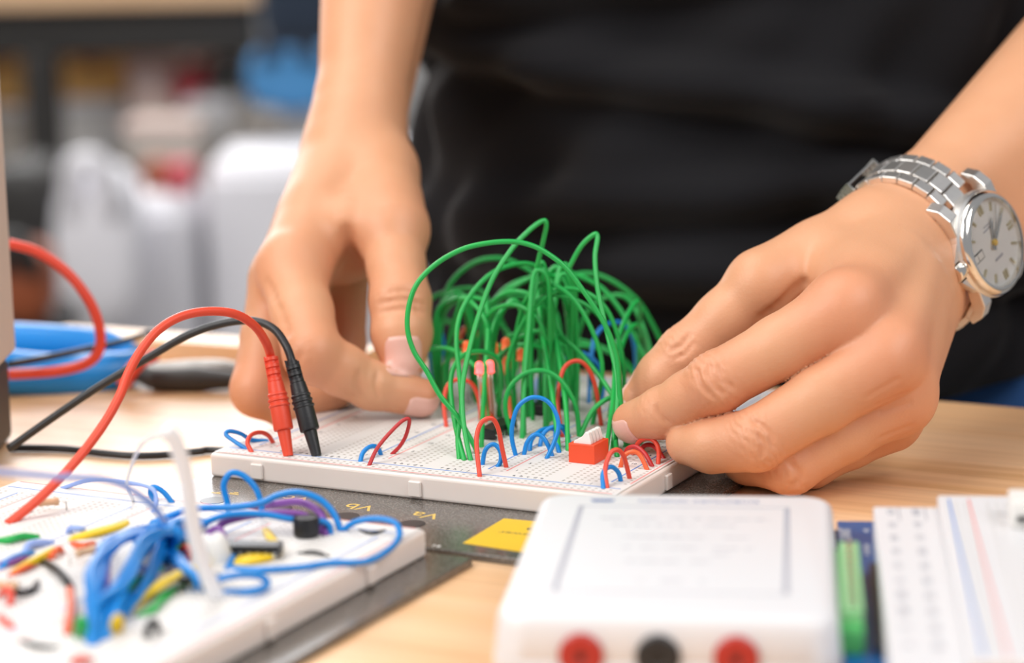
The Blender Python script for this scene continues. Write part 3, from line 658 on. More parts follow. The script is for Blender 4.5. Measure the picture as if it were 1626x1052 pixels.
G = [
 ([(318,893),(300,855),(245,760),(180,680),(130,590),(85,520),(62,440),(68,350),(100,270),(170,200),(260,150),(350,128),(440,122),(510,135),(570,165),(640,220),(700,300),(760,390),(800,470),(825,560),(832,660),(842,760),(857,866)], 'largest green wire loop, its curve reaching over the left fingertips'),
 ([(292,917),(275,840),(262,745),(262,640),(285,520),(320,390),(370,260),(440,150),(500,85),(550,48),(566,58),(556,115),(540,180),(520,270),(500,400),(490,560),(485,750)], 'green wire bent to the tallest sharp peak of all'),
 ([(268,917),(238,800),(222,700),(220,620),(240,560),(285,525),(350,525),(395,560),(400,640),(392,760)], 'low green wire arch rising beside the two tall front left strands'),
 ([(250,912),(245,830),(258,720),(250,600),(240,500),(245,420),(270,350),(320,280),(380,230),(450,205),(510,205),(570,235),(620,300),(655,420),(668,560),(672,690)], 'green wire sweeping from the front left foot over to the rear right'),
 ([(330,870),(335,740),(345,580),(354,450),(347,350),(325,330),(260,325),(205,355),(180,420),(170,520),(180,640)], 'green wire with a tight bend standing behind the front red jumper'),
 ([(640,235),(690,143),(738,97),(752,108),(743,180),(752,290),(775,400),(798,500),(820,600),(824,700),(812,830),(806,882)], 'green wire bent to a sharp second peak right of the tallest'),
 ([(778,912),(798,780),(812,650),(816,560),(826,480),(850,410),(880,355),(900,340),(906,370),(902,470),(900,620)], 'green wire folded like a hook at the right side of the tangle'),
 ([(365,640),(370,480),(362,375),(430,300),(520,248),(600,228),(680,245),(760,285),(820,350),(870,430),(912,520),(945,600),(960,680)], 'green wire spanning the whole width in a wide flat arch'),
 ([(590,640),(570,420),(590,300),(640,255),(700,238),(760,245),(830,280),(900,340),(950,420),(990,505),(1010,600)], 'outermost green wire arch on the right, ending behind the finger'),
 ([(665,600),(672,500),(690,430),(720,370),(780,325),(840,318),(880,350),(920,440),(950,545),(965,640)], 'green wire arch framing the blue loop from above'),
 ([(355,700),(375,640),(400,570),(450,490),(520,450),(590,455),(660,500),(720,560),(780,640),(840,740),(862,840)], 'green wire descending diagonally behind the front right strands'),
 ([(395,700),(430,560),(490,500),(560,487),(640,510),(700,560),(735,620),(745,700)], 'green wire in a low even arch over the middle of the board'),
 ([(440,828),(418,740),(422,680),(445,635),(490,600),(550,590),(600,610),(645,660),(675,730),(686,830)], 'lowest green wire arch, above the big blue loop'),
 ([(612,885),(603,800),(588,680),(568,560),(548,430),(535,330),(533,265),(520,262),(505,330),(492,450),(488,650)], 'straight upright green strand left of the matching one behind the blue loop'),
 ([(645,882),(640,760),(628,650),(608,520),(590,400),(582,300),(592,250),(610,255),(632,330),(648,460),(652,640)], 'straight upright green strand just left of the orange switch'),
 ([(690,832),(705,790),(735,735),(775,700),(808,690),(835,720),(852,800)], 'short green wire curling out behind the orange switch'),
 ([(440,640),(480,530),(560,480),(640,475),(720,490),(800,520),(860,565),(892,610)], 'green wire in a low arch under the blue loop on the right'),
 ([(500,660),(530,570),(590,520),(680,500),(760,510),(830,545),(880,600),(900,640)], 'green wire lying just below its twin arch at the right rear'),
 ([(850,868),(905,850),(950,815),(990,830)], 'short dark green wire nearly lying on the board by the small red arches'),
 ([(823,905),(816,800),(830,700),(826,600),(835,520),(862,450),(895,425),(925,480),(940,620)], 'green strand in the middle of the crossing front right bundle'),
]
for i, (L, lab) in enumerate(G):
    kw = {}
    if i == 5: kw = dict(Da=860)
    if i == 18: kw = dict(zb=13)
    wire(c4(L), .90, 'green', lab, **kw)
Gb = [[(150,620),(135,480),(135,350),(200,305),(300,292),(345,320),(380,400),(440,480),(450,640)], [(175,640),(172,500),(182,370),(220,270),(300,200),(390,182),(470,207),(530,250),(560,330),(575,460),(580,640)],
 [(190,680),(180,560),(188,400),(230,340),(290,322),(360,350),(420,450),(440,600)], [(345,640),(350,400),(400,330),(470,322),(540,335),(600,380),(620,500),(625,640)], [(300,660),(320,480),(350,385),(420,355),(500,352),(570,385),(600,480),(610,640)],
 [(370,660),(350,420),(400,310),(480,262),(540,258),(610,290),(650,380),(670,500),(680,640)], [(500,760),(508,560),(520,400),(528,250),(545,215),(560,300),(575,480),(572,700)], [(150,560),(165,430),(200,410),(235,440),(240,560)],
 [(400,760),(385,640),(380,540),(400,500),(425,540),(440,660)], [(580,400),(650,420),(680,440),(740,440)], [(510,690),(560,560),(580,400),(560,300),(520,330),(430,520)]]
for k, L in enumerate(Gb):
    if k == 9: continue
    wire(c4(L), .88, 'green', 'green jumper wire arching in the blurred rear of the green tangle', 'green wires in the rear of the tangle')
def bundle(foot, path, n, m, lab, grp, dY=2.54, r=.88):
    for k in range(max(2, n-2)):
        j = lambda a: rng.uniform(-a, a)
        px = [(x+(j(4) if 0 < i < len(path)-1 else 0)+k*1.6, y+(j(7) if 0 < i < len(path)-1 else 0)-k*2.6) for i, (x, y) in enumerate(path)]
        wire(px, r, m, lab, grp)
gl = 'green jumper wire in one of the tight upright rows deep in the tangle'; gg = 'green wires in tight upright rows'
bundle(0, [(829,696),(832,600),(838,520),(846,450),(856,425),(868,445),(874,520),(876,668)], 5, 'green', gl, gg)
bundle(0, [(866,680),(868,580),(876,500),(888,440),(898,432),(906,470),(910,560),(912,650)], 5, 'green', gl, gg)
bundle(0, [(914,655),(912,570),(905,490),(896,440),(882,428),(866,450),(858,540),(858,640)], 4, 'green', gl, gg)
bundle(0, [(696,640),(692,560),(698,500),(716,470),(736,480),(748,540),(752,630)], 5, 'green', gl, gg)
bundle(0, [(778,668),(776,600),(786,520),(806,480),(826,490),(836,560),(838,650)], 4, 'green', gl, gg)
bundle(0, [(712,650),(708,590),(716,560),(736,552),(752,570),(758,640)], 4, 'green', gl, gg)
for k in range(9):                                       # the rear rows, laid out on the board itself
    x0 = 38+rng.uniform(0, 62); y0 = 78+rng.uniform(0, 62); x1 = x0+rng.uniform(14, 40)*rng.choice([1, 1, -1]); y1 = y0+rng.uniform(-12, 22); x1 = min(max(x1, 30), 112); y1 = min(max(y1, 74), 150)
    h = rng.uniform(22, 52); q = lambda t, hh, s=0: C3(x0+(x1-x0)*t+rng.uniform(-2, 2), y0+(y1-y0)*t+rng.uniform(-3, 3), 11+hh)
    wire3([C3(x0, y0, 11), q(-.04, h*.45), q(.12, h*.85), q(.5, h), q(.88, h*.85), q(1.04, h*.45), C3(x1, y1, 11)], .85, 'green', 'green jumper wire arching in the blurred rear of the green tangle', 'green wires in the rear of the tangle')
R = [
 ('red', [(762,757),(758,722),(757,692),(765,670),(781,664),(791,680),(797,710),(804,742)], 'tall red jumper arch at the front edge in the middle of the board'),
 ('blue', [(766,738),(770,716),(779,706),(788,707),(795,718),(795,732),(790,741)], 'small blue jumper arch inside the tall red arch at the front'),
 ('blue', [(819,723),(813,697),(814,672),(823,645),(843,631),(865,634),(880,650),(887,675),(880,702),(868,728)], 'largest blue jumper loop, standing left of the orange switch'),
 ('blue', [(832,722),(837,702),(848,690),(860,692),(870,706),(877,724)], 'small blue jumper arch in front of the largest blue loop'),
 ('blue', [(841,716),(844,698),(856,685),(870,680),(884,683),(892,692)], 'second small blue arch close behind the front small one'),
 ('blue', [(857,709),(862,690),(874,679),(890,678),(900,690),(904,702)], 'third small blue arch reaching towards the orange switch'),
 ('blue', [(888,719),(884,702),(882,686),(888,676),(898,680),(904,694)], 'steep little blue wire right of the small blue arches'),
 ('red', [(709,678),(705,640),(711,612),(728,602),(748,608),(760,632),(764,668)], 'red jumper arch behind the front left green strands'),
 ('red', [(893,694),(886,640),(893,590),(911,573),(930,580),(945,612),(955,676)], 'tall red jumper arch behind the orange switch'),
 ('red', [(964,775),(961,745),(969,720),(981,714),(991,726),(1000,760)], 'front most red arch in the cluster at the right front corner'),
 ('blue', [(958,776),(957,755),(962,744),(972,741),(982,750),(986,764)], 'blue jumper right under the front most red corner arch'),
 ('orange', [(985,742),(991,724),(1003,717),(1016,722),(1028,746)], 'orange red arch second from the front corner'),
 ('darkred', [(990,728),(997,712),(1010,709),(1024,720),(1036,741)], 'dark red arch third from the front corner'),
 ('red', [(1005,722),(1014,702),(1028,695),(1041,702),(1046,716),(1045,737)], 'rounded red arch touching the middle fingertip'),
 ('darkred', [(1015,718),(1024,707),(1036,707),(1046,716),(1054,728)], 'dark red arch rearmost in the corner cluster beside the fingertip'),
 ('darkred', [(586,739),(598,713),(617,689),(640,667),(650,667),(645,690),(635,708),(622,721)], 'dark red wire bent into a tall slanted loop on the open left area'),
 ('blue', [(572,733),(576,719),(585,710),(595,708),(602,714),(605,722)], 'short blue arch beneath the slanted dark red loop'),
 ('blue', [(393,713),(375,702),(359,690),(364,684),(382,688),(400,698),(424,700)], 'blue wire bent flat over the left front corner'),
 ('red', [(400,718),(393,703),(399,690),(413,686),(426,691),(434,703)], 'small red arch at the left front corner of the board'),
 ('blue', [(935,640),(938,575),(945,535),(962,516),(985,512),(1002,530),(1009,560),(1010,600)], 'large blue loop against the black shirt near the right hand'),
 ('blue', [(893,640),(895,580),(910,562),(930,562),(950,580),(958,610),(955,640)], 'blue arch partly hidden behind the tall red arch on the right'),
 ('lblue', [(850,640),(852,605),(862,598),(876,600),(884,612)], 'small pale blue arch in the middle rear'),
 ('orange', [(812,672),(808,630),(806,600),(800,578),(806,568),(815,590),(816,650)], 'orange jumper standing in the dense green middle'),
 ('orange', [(730,600),(728,545),(740,520),(755,530),(760,600)], 'orange jumper deep in the left rear of the tangle'),
 ('orange', [(771,672),(768,640),(766,610),(770,596),(776,604),(779,640),(782,668)], 'orange jumper right below the two lit indicator lamps'),
 ('blue', [(690,610),(684,560),(686,520),(694,510),(704,545),(708,605)], 'dark blue upright loop beside the thumb'),
]
for m, L, lab in R: wire(L, .80 if m != 'darkred' or L[0][0] != 586 else .68, m, lab, bare=(L[0][0] in (586, 572, 393, 400, 964, 762)))

# test leads, each plug with its cable
def lead(foot, top, Dt, cab, Dend, m, mr, label, zend=None, r=1.75):
    F0 = onz(*foot, 11); T0 = at(*top, Dt); ax = unit(T0-F0); L = np.linalg.norm(T0-F0); org = M(F0)
    root = empty('test_lead', org, label, 'test lead')
    def part(name, prof, mm, n=28, auto=.6):
        mb = MB(); mb.lathe([(a/1000, b/1000) for a, b in prof], (0, 0, 0), Vector(ax), n); o = mb.build(name, mm, None, False, auto=auto); o.parent = root; return o
    part('nozzle', [(1.55, .0), (1.75, .2), (2.35, 9.2), (2.35, 9.6)], mr)
    part('contact_pin', [(.9, -1.2), (.9, .4)], MT['tin'])
    pr = [(2.5, 9.0), (3.3, 9.3), (3.42, 9.8), (3.4, 17.2), (3.75, 17.5), (3.75, 18.1), (3.35, 18.4), (3.35, 19.2), (3.7, 19.5), (3.7, 20.1), (3.3, 20.4), (3.25, 21.2), (3.5, 21.5), (3.45, 22), (3.1, 22.3), (2.75, 26.2), (2.2, 26.5)]
    part('grip_sleeve', pr, mr)
    rb = MB(); z0 = 26.2
    rb.lathe([(1.9/1000, z0/1000), (1.9/1000, (L-.2)/1000)], (0, 0, 0), Vector(ax), 20)
    while z0 < L-1.2:
        rb.lathe([(2.0/1000, z0/1000), (2.55/1000, (z0+.25)/1000), (2.5/1000, (z0+1.35)/1000), (2.0/1000, (z0+1.6)/1000)], (0, 0, 0), Vector(ax), 20); z0 += 2.45
    a = Vector((0, 0, 1)); u = Vector(ax).cross(Vector(_r)).normalized()
    for sgn in (-1, 1): rb.box(Vector(ax)*(26+(L-26)/2)/1000+Vector(_r)*sgn*.0019, (.0012, .0014, (L-26.4)/1000), R=Matrix((Vector(_r), u, Vector(ax))).transposed())
    o = rb.build('strain_relief', mr, None, auto=.6); o.parent = root
    P = [F0+ax*(L-2.5), F0+ax*(L+.5)]+[at(x, y, Dt+(Dend-Dt)*(i+1)/len(cab)) for i, (x, y) in enumerate(cab)]
    mb = MB(); mb.tube([M(q)-org for q in catmull(P, 10)], r/1000, 14); o = mb.build('cable', mr, None, True); o.parent = root
    return root
lead((458, 724), (430, 566), 839, [(421,541),(403,516),(372,498),(330,494),(288,502),(252,523),(224,556),(204,592),(190,628),(168,668),(138,710),(104,750),(60,793),(12,832)], 755, 'red', MT['redr'], 'red test lead plugged into the front rail, cable arching to the left', r=1.55)
lead((503, 724), (463, 572), 838, [(454,548),(437,524),(412,511),(380,509),(335,518),(290,536),(248,560),(205,585),(150,618),(82,664),(14,712)], 868, 'black', MT['blackr'], 'black test lead plugged in beside the red one', r=1.45)
wire([(14,386),(60,400),(106,432),(142,478),(158,522),(157,556),(136,577),(88,589),(15,594)], 2.1, 'red', 'blurred thick red cable looping out from behind the beige instrument', Da=950, Db=960, name='cable', cat='cable')
wire([(15,578),(81,566),(152,551),(185,544),(240,528)], 1.4, 'black', 'blurred black cable crossing the blue pliers handles', Da=945, Db=1010, name='cable', cat='cable')
P = [onz(x, y, 1.6) for x, y in ((18,711),(60,711),(110,713),(160,719),(210,723),(260,722),(318,716),(330,714))]
wire3(P+[C3(-8, 46, 1.6), C3(-7, 110, 1.6), C3(-20, 160, 1.6)], 1.4, 'black', 'thin black cord lying on the table left of the breadboard', None, 'cord', 'cord', s0=0, s1=0)

# orange switch block
c0 = onz(903, 735, 11); c1 = onz(944, 738, 11); sw = empty('dip_switch', M((c0+c1)/2), 'orange red switch block with white sliders in the front right of the board', 'switch'); w_ = 9.6; ly = 11.6; hz = 6.6
mb = MB(); mb.box((0, ly/2000, hz/2000+.0002), (w_/1000, ly/1000, hz/1000)); o = mb.build('housing', MT['dip'], None, False, .0002, 2); o.parent = sw
for k in range(4):
    y = 1.75+2.54*k; mb = MB()
    sec = [(-3.3, 0), (3.2, 0), (3.2, 1.0), (2.4, 4.0), (1.2, 4.2), (-.2, 2.4), (-3.1, .9)]
    vs = [(x/1000, (y+s)/1000, (hz+.15+z)/1000) for s in (-1.0, 1.0) for x, z in sec]; n_ = len(sec)
    mb.add(vs, [tuple(range(n_)), tuple(range(2*n_-1, n_-1, -1))]+[(i, n_+i, n_+(i+1) % n_, (i+1) % n_) for i in range(n_)]); o = mb.build('slider', MT['ivory'], None, False, .0002, 2); o.parent = sw
# integrated circuits
def chip(x, y, n, label, rz=PI/2, z=11.0, grp=None):
    root = empty('integrated_circuit', W(x, y, z), label, 'chip', grp, rz); L = n*2.54/2
    mb = MB(); mb.box((0, 0, .0026), (L/1000, .0064, .0034)); o = mb.build('package', MT['black'], None, False, .0003, 2); o.parent = root
    for s in (-1, 1):
        for k in range(n//2):
            px = (-L/2+1.27+2.54*k)/1000; mb = MB(); mb.box((px, s*.0036, .0022), (.0013, .0010, .0004)); mb.box((px, s*.0039, .0008), (.0006, .0003, .003)); o = mb.build('pin', MT['tin']); o.parent = root
    return root
chip(81.8, 60, 14, 'black chip standing left of the big blue loop under green wires'); chip(81.8, 100, 14, 'black chip in the middle rear of the board under the tangle'); chip(126.8, 78, 14, 'black chip behind the orange switch')
# lit indicators
def led(px, D, foot, label, m='led'):
    T0 = at(*px, D); F0 = onz(*foot, 11); root = empty('indicator_lamp', M(F0), label, 'led')
    mb = MB(); mb.lathe([(1.7e-3, -.002), (1.7e-3, -.0016), (1.5e-3, -.0015), (1.5e-3, .001), (1.3e-3, .0018), (.8e-3, .0023), (.2e-3, .0025)], M(T0)-M(F0), (0, 0, 1), 20); o = mb.build('bulb', MT[m], None, True); o.parent = root
    for s in (-.6, .6):
        mb = MB(); mb.tube([Vector((s*.001, 0, -.0005)), (M(T0)-M(F0))*.5+Vector((s*.0012, 0, 0)), M(T0)-M(F0)+Vector((s*.001, 0, -.0018))], .0003, 8); o = mb.build('leg', MT['tin'], None, True); o.parent = root
led((761, 584), 868, (768, 672), 'left one of the two lit red indicator lamps'); led((778, 582), 872, (784, 668), 'right one of the two lit red indicator lamps')
MT['led2'] = mat('orange_red_led', (.85, .14, .03), .35, emit=(1, .15, .05), es=.4)
for px, ft, lab in (((784, 551), (790, 640), 'dim orange lamp deep in the tangle, upper left of the pair above the lit lamps'), ((803, 546), (806, 636), 'dim orange lamp deep in the tangle, right beside its twin'), ((827, 563), (826, 640), 'dim orange lamp alone in the middle of the tangle'), ((741, 551), (744, 640), 'dim orange lamp at the left of the green tangle')): led(px, 895, ft, lab, 'led2')
# small component the left fingers pinch
mb = MB(); P = [onz(690, 648, 11)+C3(0, 0, 0), onz(690, 648, 11)+C3(-1, 1, 9), at(676, 612, 893), at(655, 607, 893), at(640, 606, 893)]; mb.tube([M(q)-M(P[0]) for q in catmull(P, 6)], .0005, 8); o = mb.build('jumper_pin', MT['tin'], None, True); o.location = M(P[0]); tag(o, 'bare metal wire end pinched between left thumb and index finger', 'wire')
# ------------------------------------------------------------------ wristwatch
def surf(o, d, lo=4., hi=60.):                # distance to the skin along each direction, all at once
    o = np.atleast_2d(o); d = np.atleast_2d(d); n = max(len(o), len(d)); o = np.broadcast_to(o, (n, 3)); d = np.broadcast_to(d, (n, 3)); a = np.full(n, lo); b = np.full(n, hi)
    for _ in range(16):
        m_ = (a+b)/2; s = FA(o+d*m_[:, None]) < 0; a = np.where(s, m_, a); b = np.where(s, b, m_)
    return a
WO = WA-e3*1.0+e12*3.0
rn = surf(WO, nA)[0]; HC = WO+nA*(rn+.6); worg = M(HC)
watch = empty('wristwatch', worg, 'steel wristwatch with white dial and link bracelet on the right hand wrist', 'watch')
Rw = Matrix((Vector(e3), Vector(e12), Vector(nA))).transposed()     # local x to the crown, y to twelve, z out of the dial
def wpart(mb, name, m, parent=None, auto=None, bevel=0, smooth=False):
    mb.v = [tuple((Rw @ Vector(v))*1.07) for v in mb.v]; o = mb.build(name, m, None, smooth, bevel, 2, auto=auto); o.parent = parent or watch; return o
mmv = lambda x, y, z: (x/1000, y/1000, z/1000)
mb = MB(); mb.lathe([(a/1000, b/1000) for a, b in [(12, .2), (16.2, .6), (17.8, 1.8), (18.2, 3.2), (18.2, 5.6), (17.6, 6.4)]], (0, 0, 0), (0, 0, 1), 64)
case = wpart(mb, 'case', MT['steel'], auto=.5)
mb = MB(); mb.lathe([(a/1000, b/1000) for a, b in [(17.5, 6.2), (17.7, 6.9), (17.3, 8.0), (16.4, 8.9), (15.4, 9.25), (15.0, 9.2), (14.8, 8.3), (14.6, 7.2)]], (0, 0, 0), (0, 0, 1), 72)
mb.f = [f for f in mb.f if len(f) == 4]; wpart(mb, 'bezel', MT['polish'], auto=.7)
mb = MB(); mb.lathe([(14.9/1000, .0066), (14.9/1000, .0072)], (0, 0, 0), (0, 0, 1), 64); MT['dial'] = mat('silver_white_dial', (.86, .85, .83), .35, metal=0, noise=.01)
wpart(mb, 'dial', MT['dial'])
mk = MB()
for h in range(12):
    a = h*PI/6; R_ = Matrix.Rotation(-a, 3, 'Z')
    for off in ((-.75, .75) if h in (0, 6, 9) else (0,)):
        if h == 3: continue
        p = R_ @ Vector((off/1000, 12.0/1000, .0074)); mk.box(p, (.0009, .0030, .0004), R=R_)
wpart(mk, 'hour_markers', MT['palegold'])
mk = MB(); mk.box(mmv(10.2, 0, 7.3), (.0062, .0030, .0002)); wpart(mk, 'date_window', MT['grey'])
mk = MB(); mk.box(mmv(8.9, 0, 7.42), (.0030, .0024, .0001)); mk.box(mmv(11.9, 0, 7.42), (.0024, .0024, .0001)); wpart(mk, 'date_disc', MT['ivory'])
def hand_(name, v, L, w_, z):
    v = Vector((v[0], v[1], 0)).normalized(); s = Vector((-v.y, v.x, 0)); mb = MB(); a = [v*(-.0025)+s*w_*.5, v*(-.0025)-s*w_*.5, v*L*.75-s*w_*.6, v*L, v*L*.75+s*w_*.6]; n_ = 5
    vs = [p+Vector((0, 0, z)) for p in a]+[p+Vector((0, 0, z+.0002)) for p in a]; mb.add(vs, [tuple(range(5)), tuple(range(9, 4, -1))]+[(i, 5+i, 5+(i+1) % 5, (i+1) % 5) for i in range(5)]); wpart(mb, name, MT['polish'])
hand_('hour_hand', (-18.7, -43.6), .0085, .0013, .0076); hand_('minute_hand', (-49.9, -32), .0122, .0010, .0079); hand_('second_hand', (-30, -40), .0130, .0003, .0082)
mb = MB(); mb.lathe([(.0011, .0073), (.0011, .0084), (.0006, .0086)], (0, 0, 0), (0, 0, 1), 16); wpart(mb, 'hand_hub', MT['gold'])
mb = MB(); mb.box(mmv(0, 5.6, 7.28), (.0050, .0008, .0001)); mb.box(mmv(0, -5.2, 7.28), (.0056, .0005, .0001)); mb.box(mmv(0, -6.4, 7.28), (.0036, .0004, .0001)); wpart(mb, 'dial_print', MT['greyink'])
mb = MB(); mb.lathe([(2.9/1000, 17.4/1000), (2.9/1000, .0180), (3.1/1000, .0183), (3.1/1000, .0212), (2.7/1000, .0216)], mmv(0, 0, 4.0), (1, 0, 0), 28); wpart(mb, 'crown', MT['polish'], auto=.5)
mb = MB()
for s in (-1, 1): mb.add([mmv(*p) for p in [(15, s*3.4, 1.6), (15, s*8.5, 1.6), (20.4, s*3.5, 2.0), (16, s*8.5, 2.0), (15, s*3.4, 5.9), (15, s*8.5, 5.9), (20.4, s*3.5, 5.0), (16.4, s*8.5, 5.6)]], [(0, 1, 3, 2), (4, 6, 7, 5), (0, 2, 6, 4), (1, 5, 7, 3), (2, 3, 7, 6), (0, 4, 5, 1)])
wpart(mb, 'crown_guard', MT['steel'])
for sx in (-1, 1):
    for sy in (-1, 1):
        mb = MB(); sec = [(10, 5.9), (16.5, 5.6), (20.6, 2.6), (22.3, -1.8), (20.2, -2.4), (17.6, .4), (10, 1.2)]; n_ = 7
        vs = [mmv(sx*x, sy*y, z) for x in (10.0, 15.2-.6) for y, z in sec]; vs = [mmv(sx*x_, sy*y, z) for x_, sc_ in ((10.0, 1), (15.0, .985)) for y, z in [(a*sc_, b) for a, b in sec]]
        mb.add(vs, [tuple(range(n_)), tuple(range(2*n_-1, n_-1, -1))]+[(i, n_+i, n_+(i+1) % n_, (i+1) % n_) for i in range(n_)]); wpart(mb, 'lug', MT['steel'], bevel=.0005)
m_, n_, l_, b_ = nt('watch_crystal'); b_.inputs['Transmission Weight'].default_value = 1; b_.inputs['Roughness'].default_value = .02; b_.inputs['IOR'].default_value = 1.1
mb = MB(); mb.lathe([(14.9/1000, .0086), (14.9/1000, .0092), (.012, .0097), (.007, .0100), (.002, .0101)], (0, 0, 0), (0, 0, 1), 48); wpart(mb, 'crystal', m_, auto=.6)
# bracelet: follows the wrist's outline in the plane across the forearm
ths = np.linspace(0, 2*PI, 181); dd_ = nA[None]*np.cos(ths)[:, None]+e12[None]*np.sin(ths)[:, None]
raw = np.max([surf(WO+e3*s, dd_) for s in (-9, -5, 0)], axis=0)+2.0+.0*np.maximum(0, -np.sin(ths))**2
ker = np.hanning(25); ker /= ker.sum(); rr_ = np.convolve(np.concatenate([raw[-37:-1], raw, raw[1:37]]), ker, 'same')[36:36+181]; rr_ = np.maximum(rr_, raw-1.0)
bp = np.stack([rr_*np.sin(ths), rr_*np.cos(ths)], 1)    # (e12, nA)
seg = np.r_[0, np.cumsum(np.sqrt((np.diff(bp, axis=0)**2).sum(1)))]; TOT = seg[-1]
def bpos(s):
    s = s % TOT; y = np.interp(s, seg, bp[:, 0]); z = np.interp(s, seg, bp[:, 1]); s2 = (s+.5) % TOT; y2 = np.interp(s2, seg, bp[:, 0]); z2 = np.interp(s2, seg, bp[:, 1]); return np.array([y, z]), unit(np.array([y2-y, z2-z]))
def lpiece(mb, s, L, x0, x1, th=2.6, dz=0):
    p, t = bpos(s); nn = np.array([-t[1], t[0]]); nn = nn*np.sign(nn@p); c = (WO-HC)+e12*(p[0]+nn[0]*dz)+nA*(p[1]+nn[1]*dz)+e3*(x0+x1)/2
    T = Vector(e12*t[0]+nA*t[1]); Nn = Vector(e12*nn[0]+nA*nn[1]); R_ = Matrix((Vector(e3), T, Nn)).transposed()
    mb.box(Vector(c)*.001, ((x1-x0)/1000, L/1000, th/1000), R=R_)
n_l = 22; s0_ = 20.3; span = TOT-2*s0_; pit = span/n_l
for k in range(n_l):
    w2 = 9.6-1.6*math.sin(PI*(k+.5)/n_l); s = s0_+pit*(k+.5); 
    if k in (11, 12, 13, 14, 15): continue
    mb = MB(); lpiece(mb, s, pit*.95, -w2, -w2*.48); lpiece(mb, s, pit*.95, w2*.48, w2); lpiece(mb, s+pit*.5, pit*.95, -w2*.46, w2*.46, 2.9)
    o = mb.build('bracelet_link', MT['steel'], None, False, .00045, 2); o.parent = watch
# folding clasp standing a little proud on the thumb side
ks = s0_+span*.70; mb = MB()
for j in range(3):
    t = j/2; q = ks-2.5+5*t; hx_ = 9.9
    lpiece(mb, q, 2.7, -hx_, hx_, .7, 3.6); lpiece(mb, q, 2.7, -hx_, -hx_+.9, 5.6, 1.4); lpiece(mb, q, 2.7, hx_-.9, hx_, 5.6, 1.4)
o = mb.build('clasp', MT['polish']); o.parent = watch
for k in range(2): lpiece(mb, s0_+pit*(11+k*.8), pit*.85, -8.3, 8.3, 2.0)
o = mb.build('clasp_plate', MT['steel'], None, False, .0003, 1); o.parent = watch

# ------------------------------------------------------------------ white interface box with banana sockets, and the boards plugged to it
BR = math.radians(20); bx = empty('interface_box', W(212.6, -89.0, 0), 'white plastic box with red and black round sockets in the foreground', 'electronic device', None, BR)
def bpart(mb, name, m, bevel=0, seg=3, auto=None, smooth=False, parent=None):
    o = mb.build(name, m, None, smooth, bevel, seg, auto=auto); o.parent = parent or bx; return o
def rrect(w, d, r, n=8):
    P = []
    for sx, sy, a0 in ((1, 1, 0), (-1, 1, 90), (-1, -1, 180), (1, -1, 270)):
        for i in range(n+1):
            a = math.radians(a0+90*i/n); P.append((sx*(w/2-r)+r*math.cos(a), sy*(d/2-r)+r*math.sin(a)))
    return P
mb = MB(); rings = [(0, 86.5, 121, 7), (1.2, 88.5, 123, 8), (11.5, 88.5, 123, 8), (12.0, 87.6, 122.2, 8), (12.5, 88.2, 122.8, 8), (20.5, 86.6, 121, 8), (22.4, 85.4, 119.8, 8), (23.5, 83.2, 117.6, 8), (24.0, 80, 114, 7)]
for z, w_, d_, r_ in rings: mb.v += [mmv(x, y, z) for x, y in rrect(w_, d_, r_)]
n_ = len(rrect(1, 1, .1)); N_ = len(rings)
mb.f = [(i*n_+k, i*n_+(k+1) % n_, (i+1)*n_+(k+1) % n_, (i+1)*n_+k) for i in range(N_-1) for k in range(n_)]+[tuple(range(n_))[::-1], tuple((N_-1)*n_+k for k in range(n_))]; mb.mi = [0]*len(mb.f)
bpart(mb, 'housing', MT['box'], auto=.7)
for i, (x, m) in enumerate(((-21.2, 'jackred'), (-1.8, 'blackr'), (17.8, 'jackred'))):
    mb = MB(); mb.lathe([(a/1000, b/1000) for a, b in [(5.7, -2), (5.7, 1.2), (5.2, 1.7), (2.6, 1.9), (2.2, 1.6), (1.2, 1.5)]], mmv(x, -60.9, 13.8), (0, -1, 0), 32); o = bpart(mb, 'socket', MT[m], auto=.5); o['label'] = ('red' if m == 'jackred' else 'black')+' banana socket'
    mb = MB(); mb.lathe([(.001, 0), (.001, .0019)], mmv(x, -60.9, 13.8), (0, -1, 0), 12); bpart(mb, 'socket_contact', MT['black'], parent=o)
mb = MB(); fx, fy0, fy1 = 30, -40, 44
for x in (-fx, fx): mb.box(mmv(x, (fy0+fy1)/2, 24.03), (.0016, (fy1-fy0)/1000, .00006))
for y in (fy0, fy1): mb.box(mmv(0, y, 24.03), (2*fx/1000+.0011, .0006, .00006))
bpart(mb, 'printed_frame', MT['greyink'])
MT['paleink'] = mat('pale_grey_print', (.40, .39, .43), .6)
mb = MB()
for y, t, x, sz in ((31, 'AUDIO  IN / OUT      +15V  -15V  AGND  AO 0  AO 1', 1, .0021), (24, 'AI 0+   AI 0-   AI 1+   AI 1-     2-Channel', -2, .0021), (12, '2 Channels, 200 kS/s, 16-bit          DIO 0-7', 2, .0020), (1, 'HI     60 V    1 A MAX        DGND   5V', 3, .0022), (-5, 'COM', 12, .0021), (-12, '20 V RMS  MAX      DMM', -2, .0021), (-30, 'V      COM      A', 0, .0026)): put_text(mb, t, sz, mmv(x, y, 24.03))
bpart(mb, 'printed_specifications', MT['paleink'])
mb = MB(); put_text(mb, 'NATIONAL INSTRUMENTS', .0030, mmv(4, 50.0, 24.03)); mb.add([mmv(-27, 48.9, 24.05), mmv(-21.5, 48.9, 24.05), mmv(-20.5, 51.4, 24.05), mmv(-28, 51.4, 24.05)], [(0, 1, 2, 3)]); bpart(mb, 'printed_name', MT['navy'])

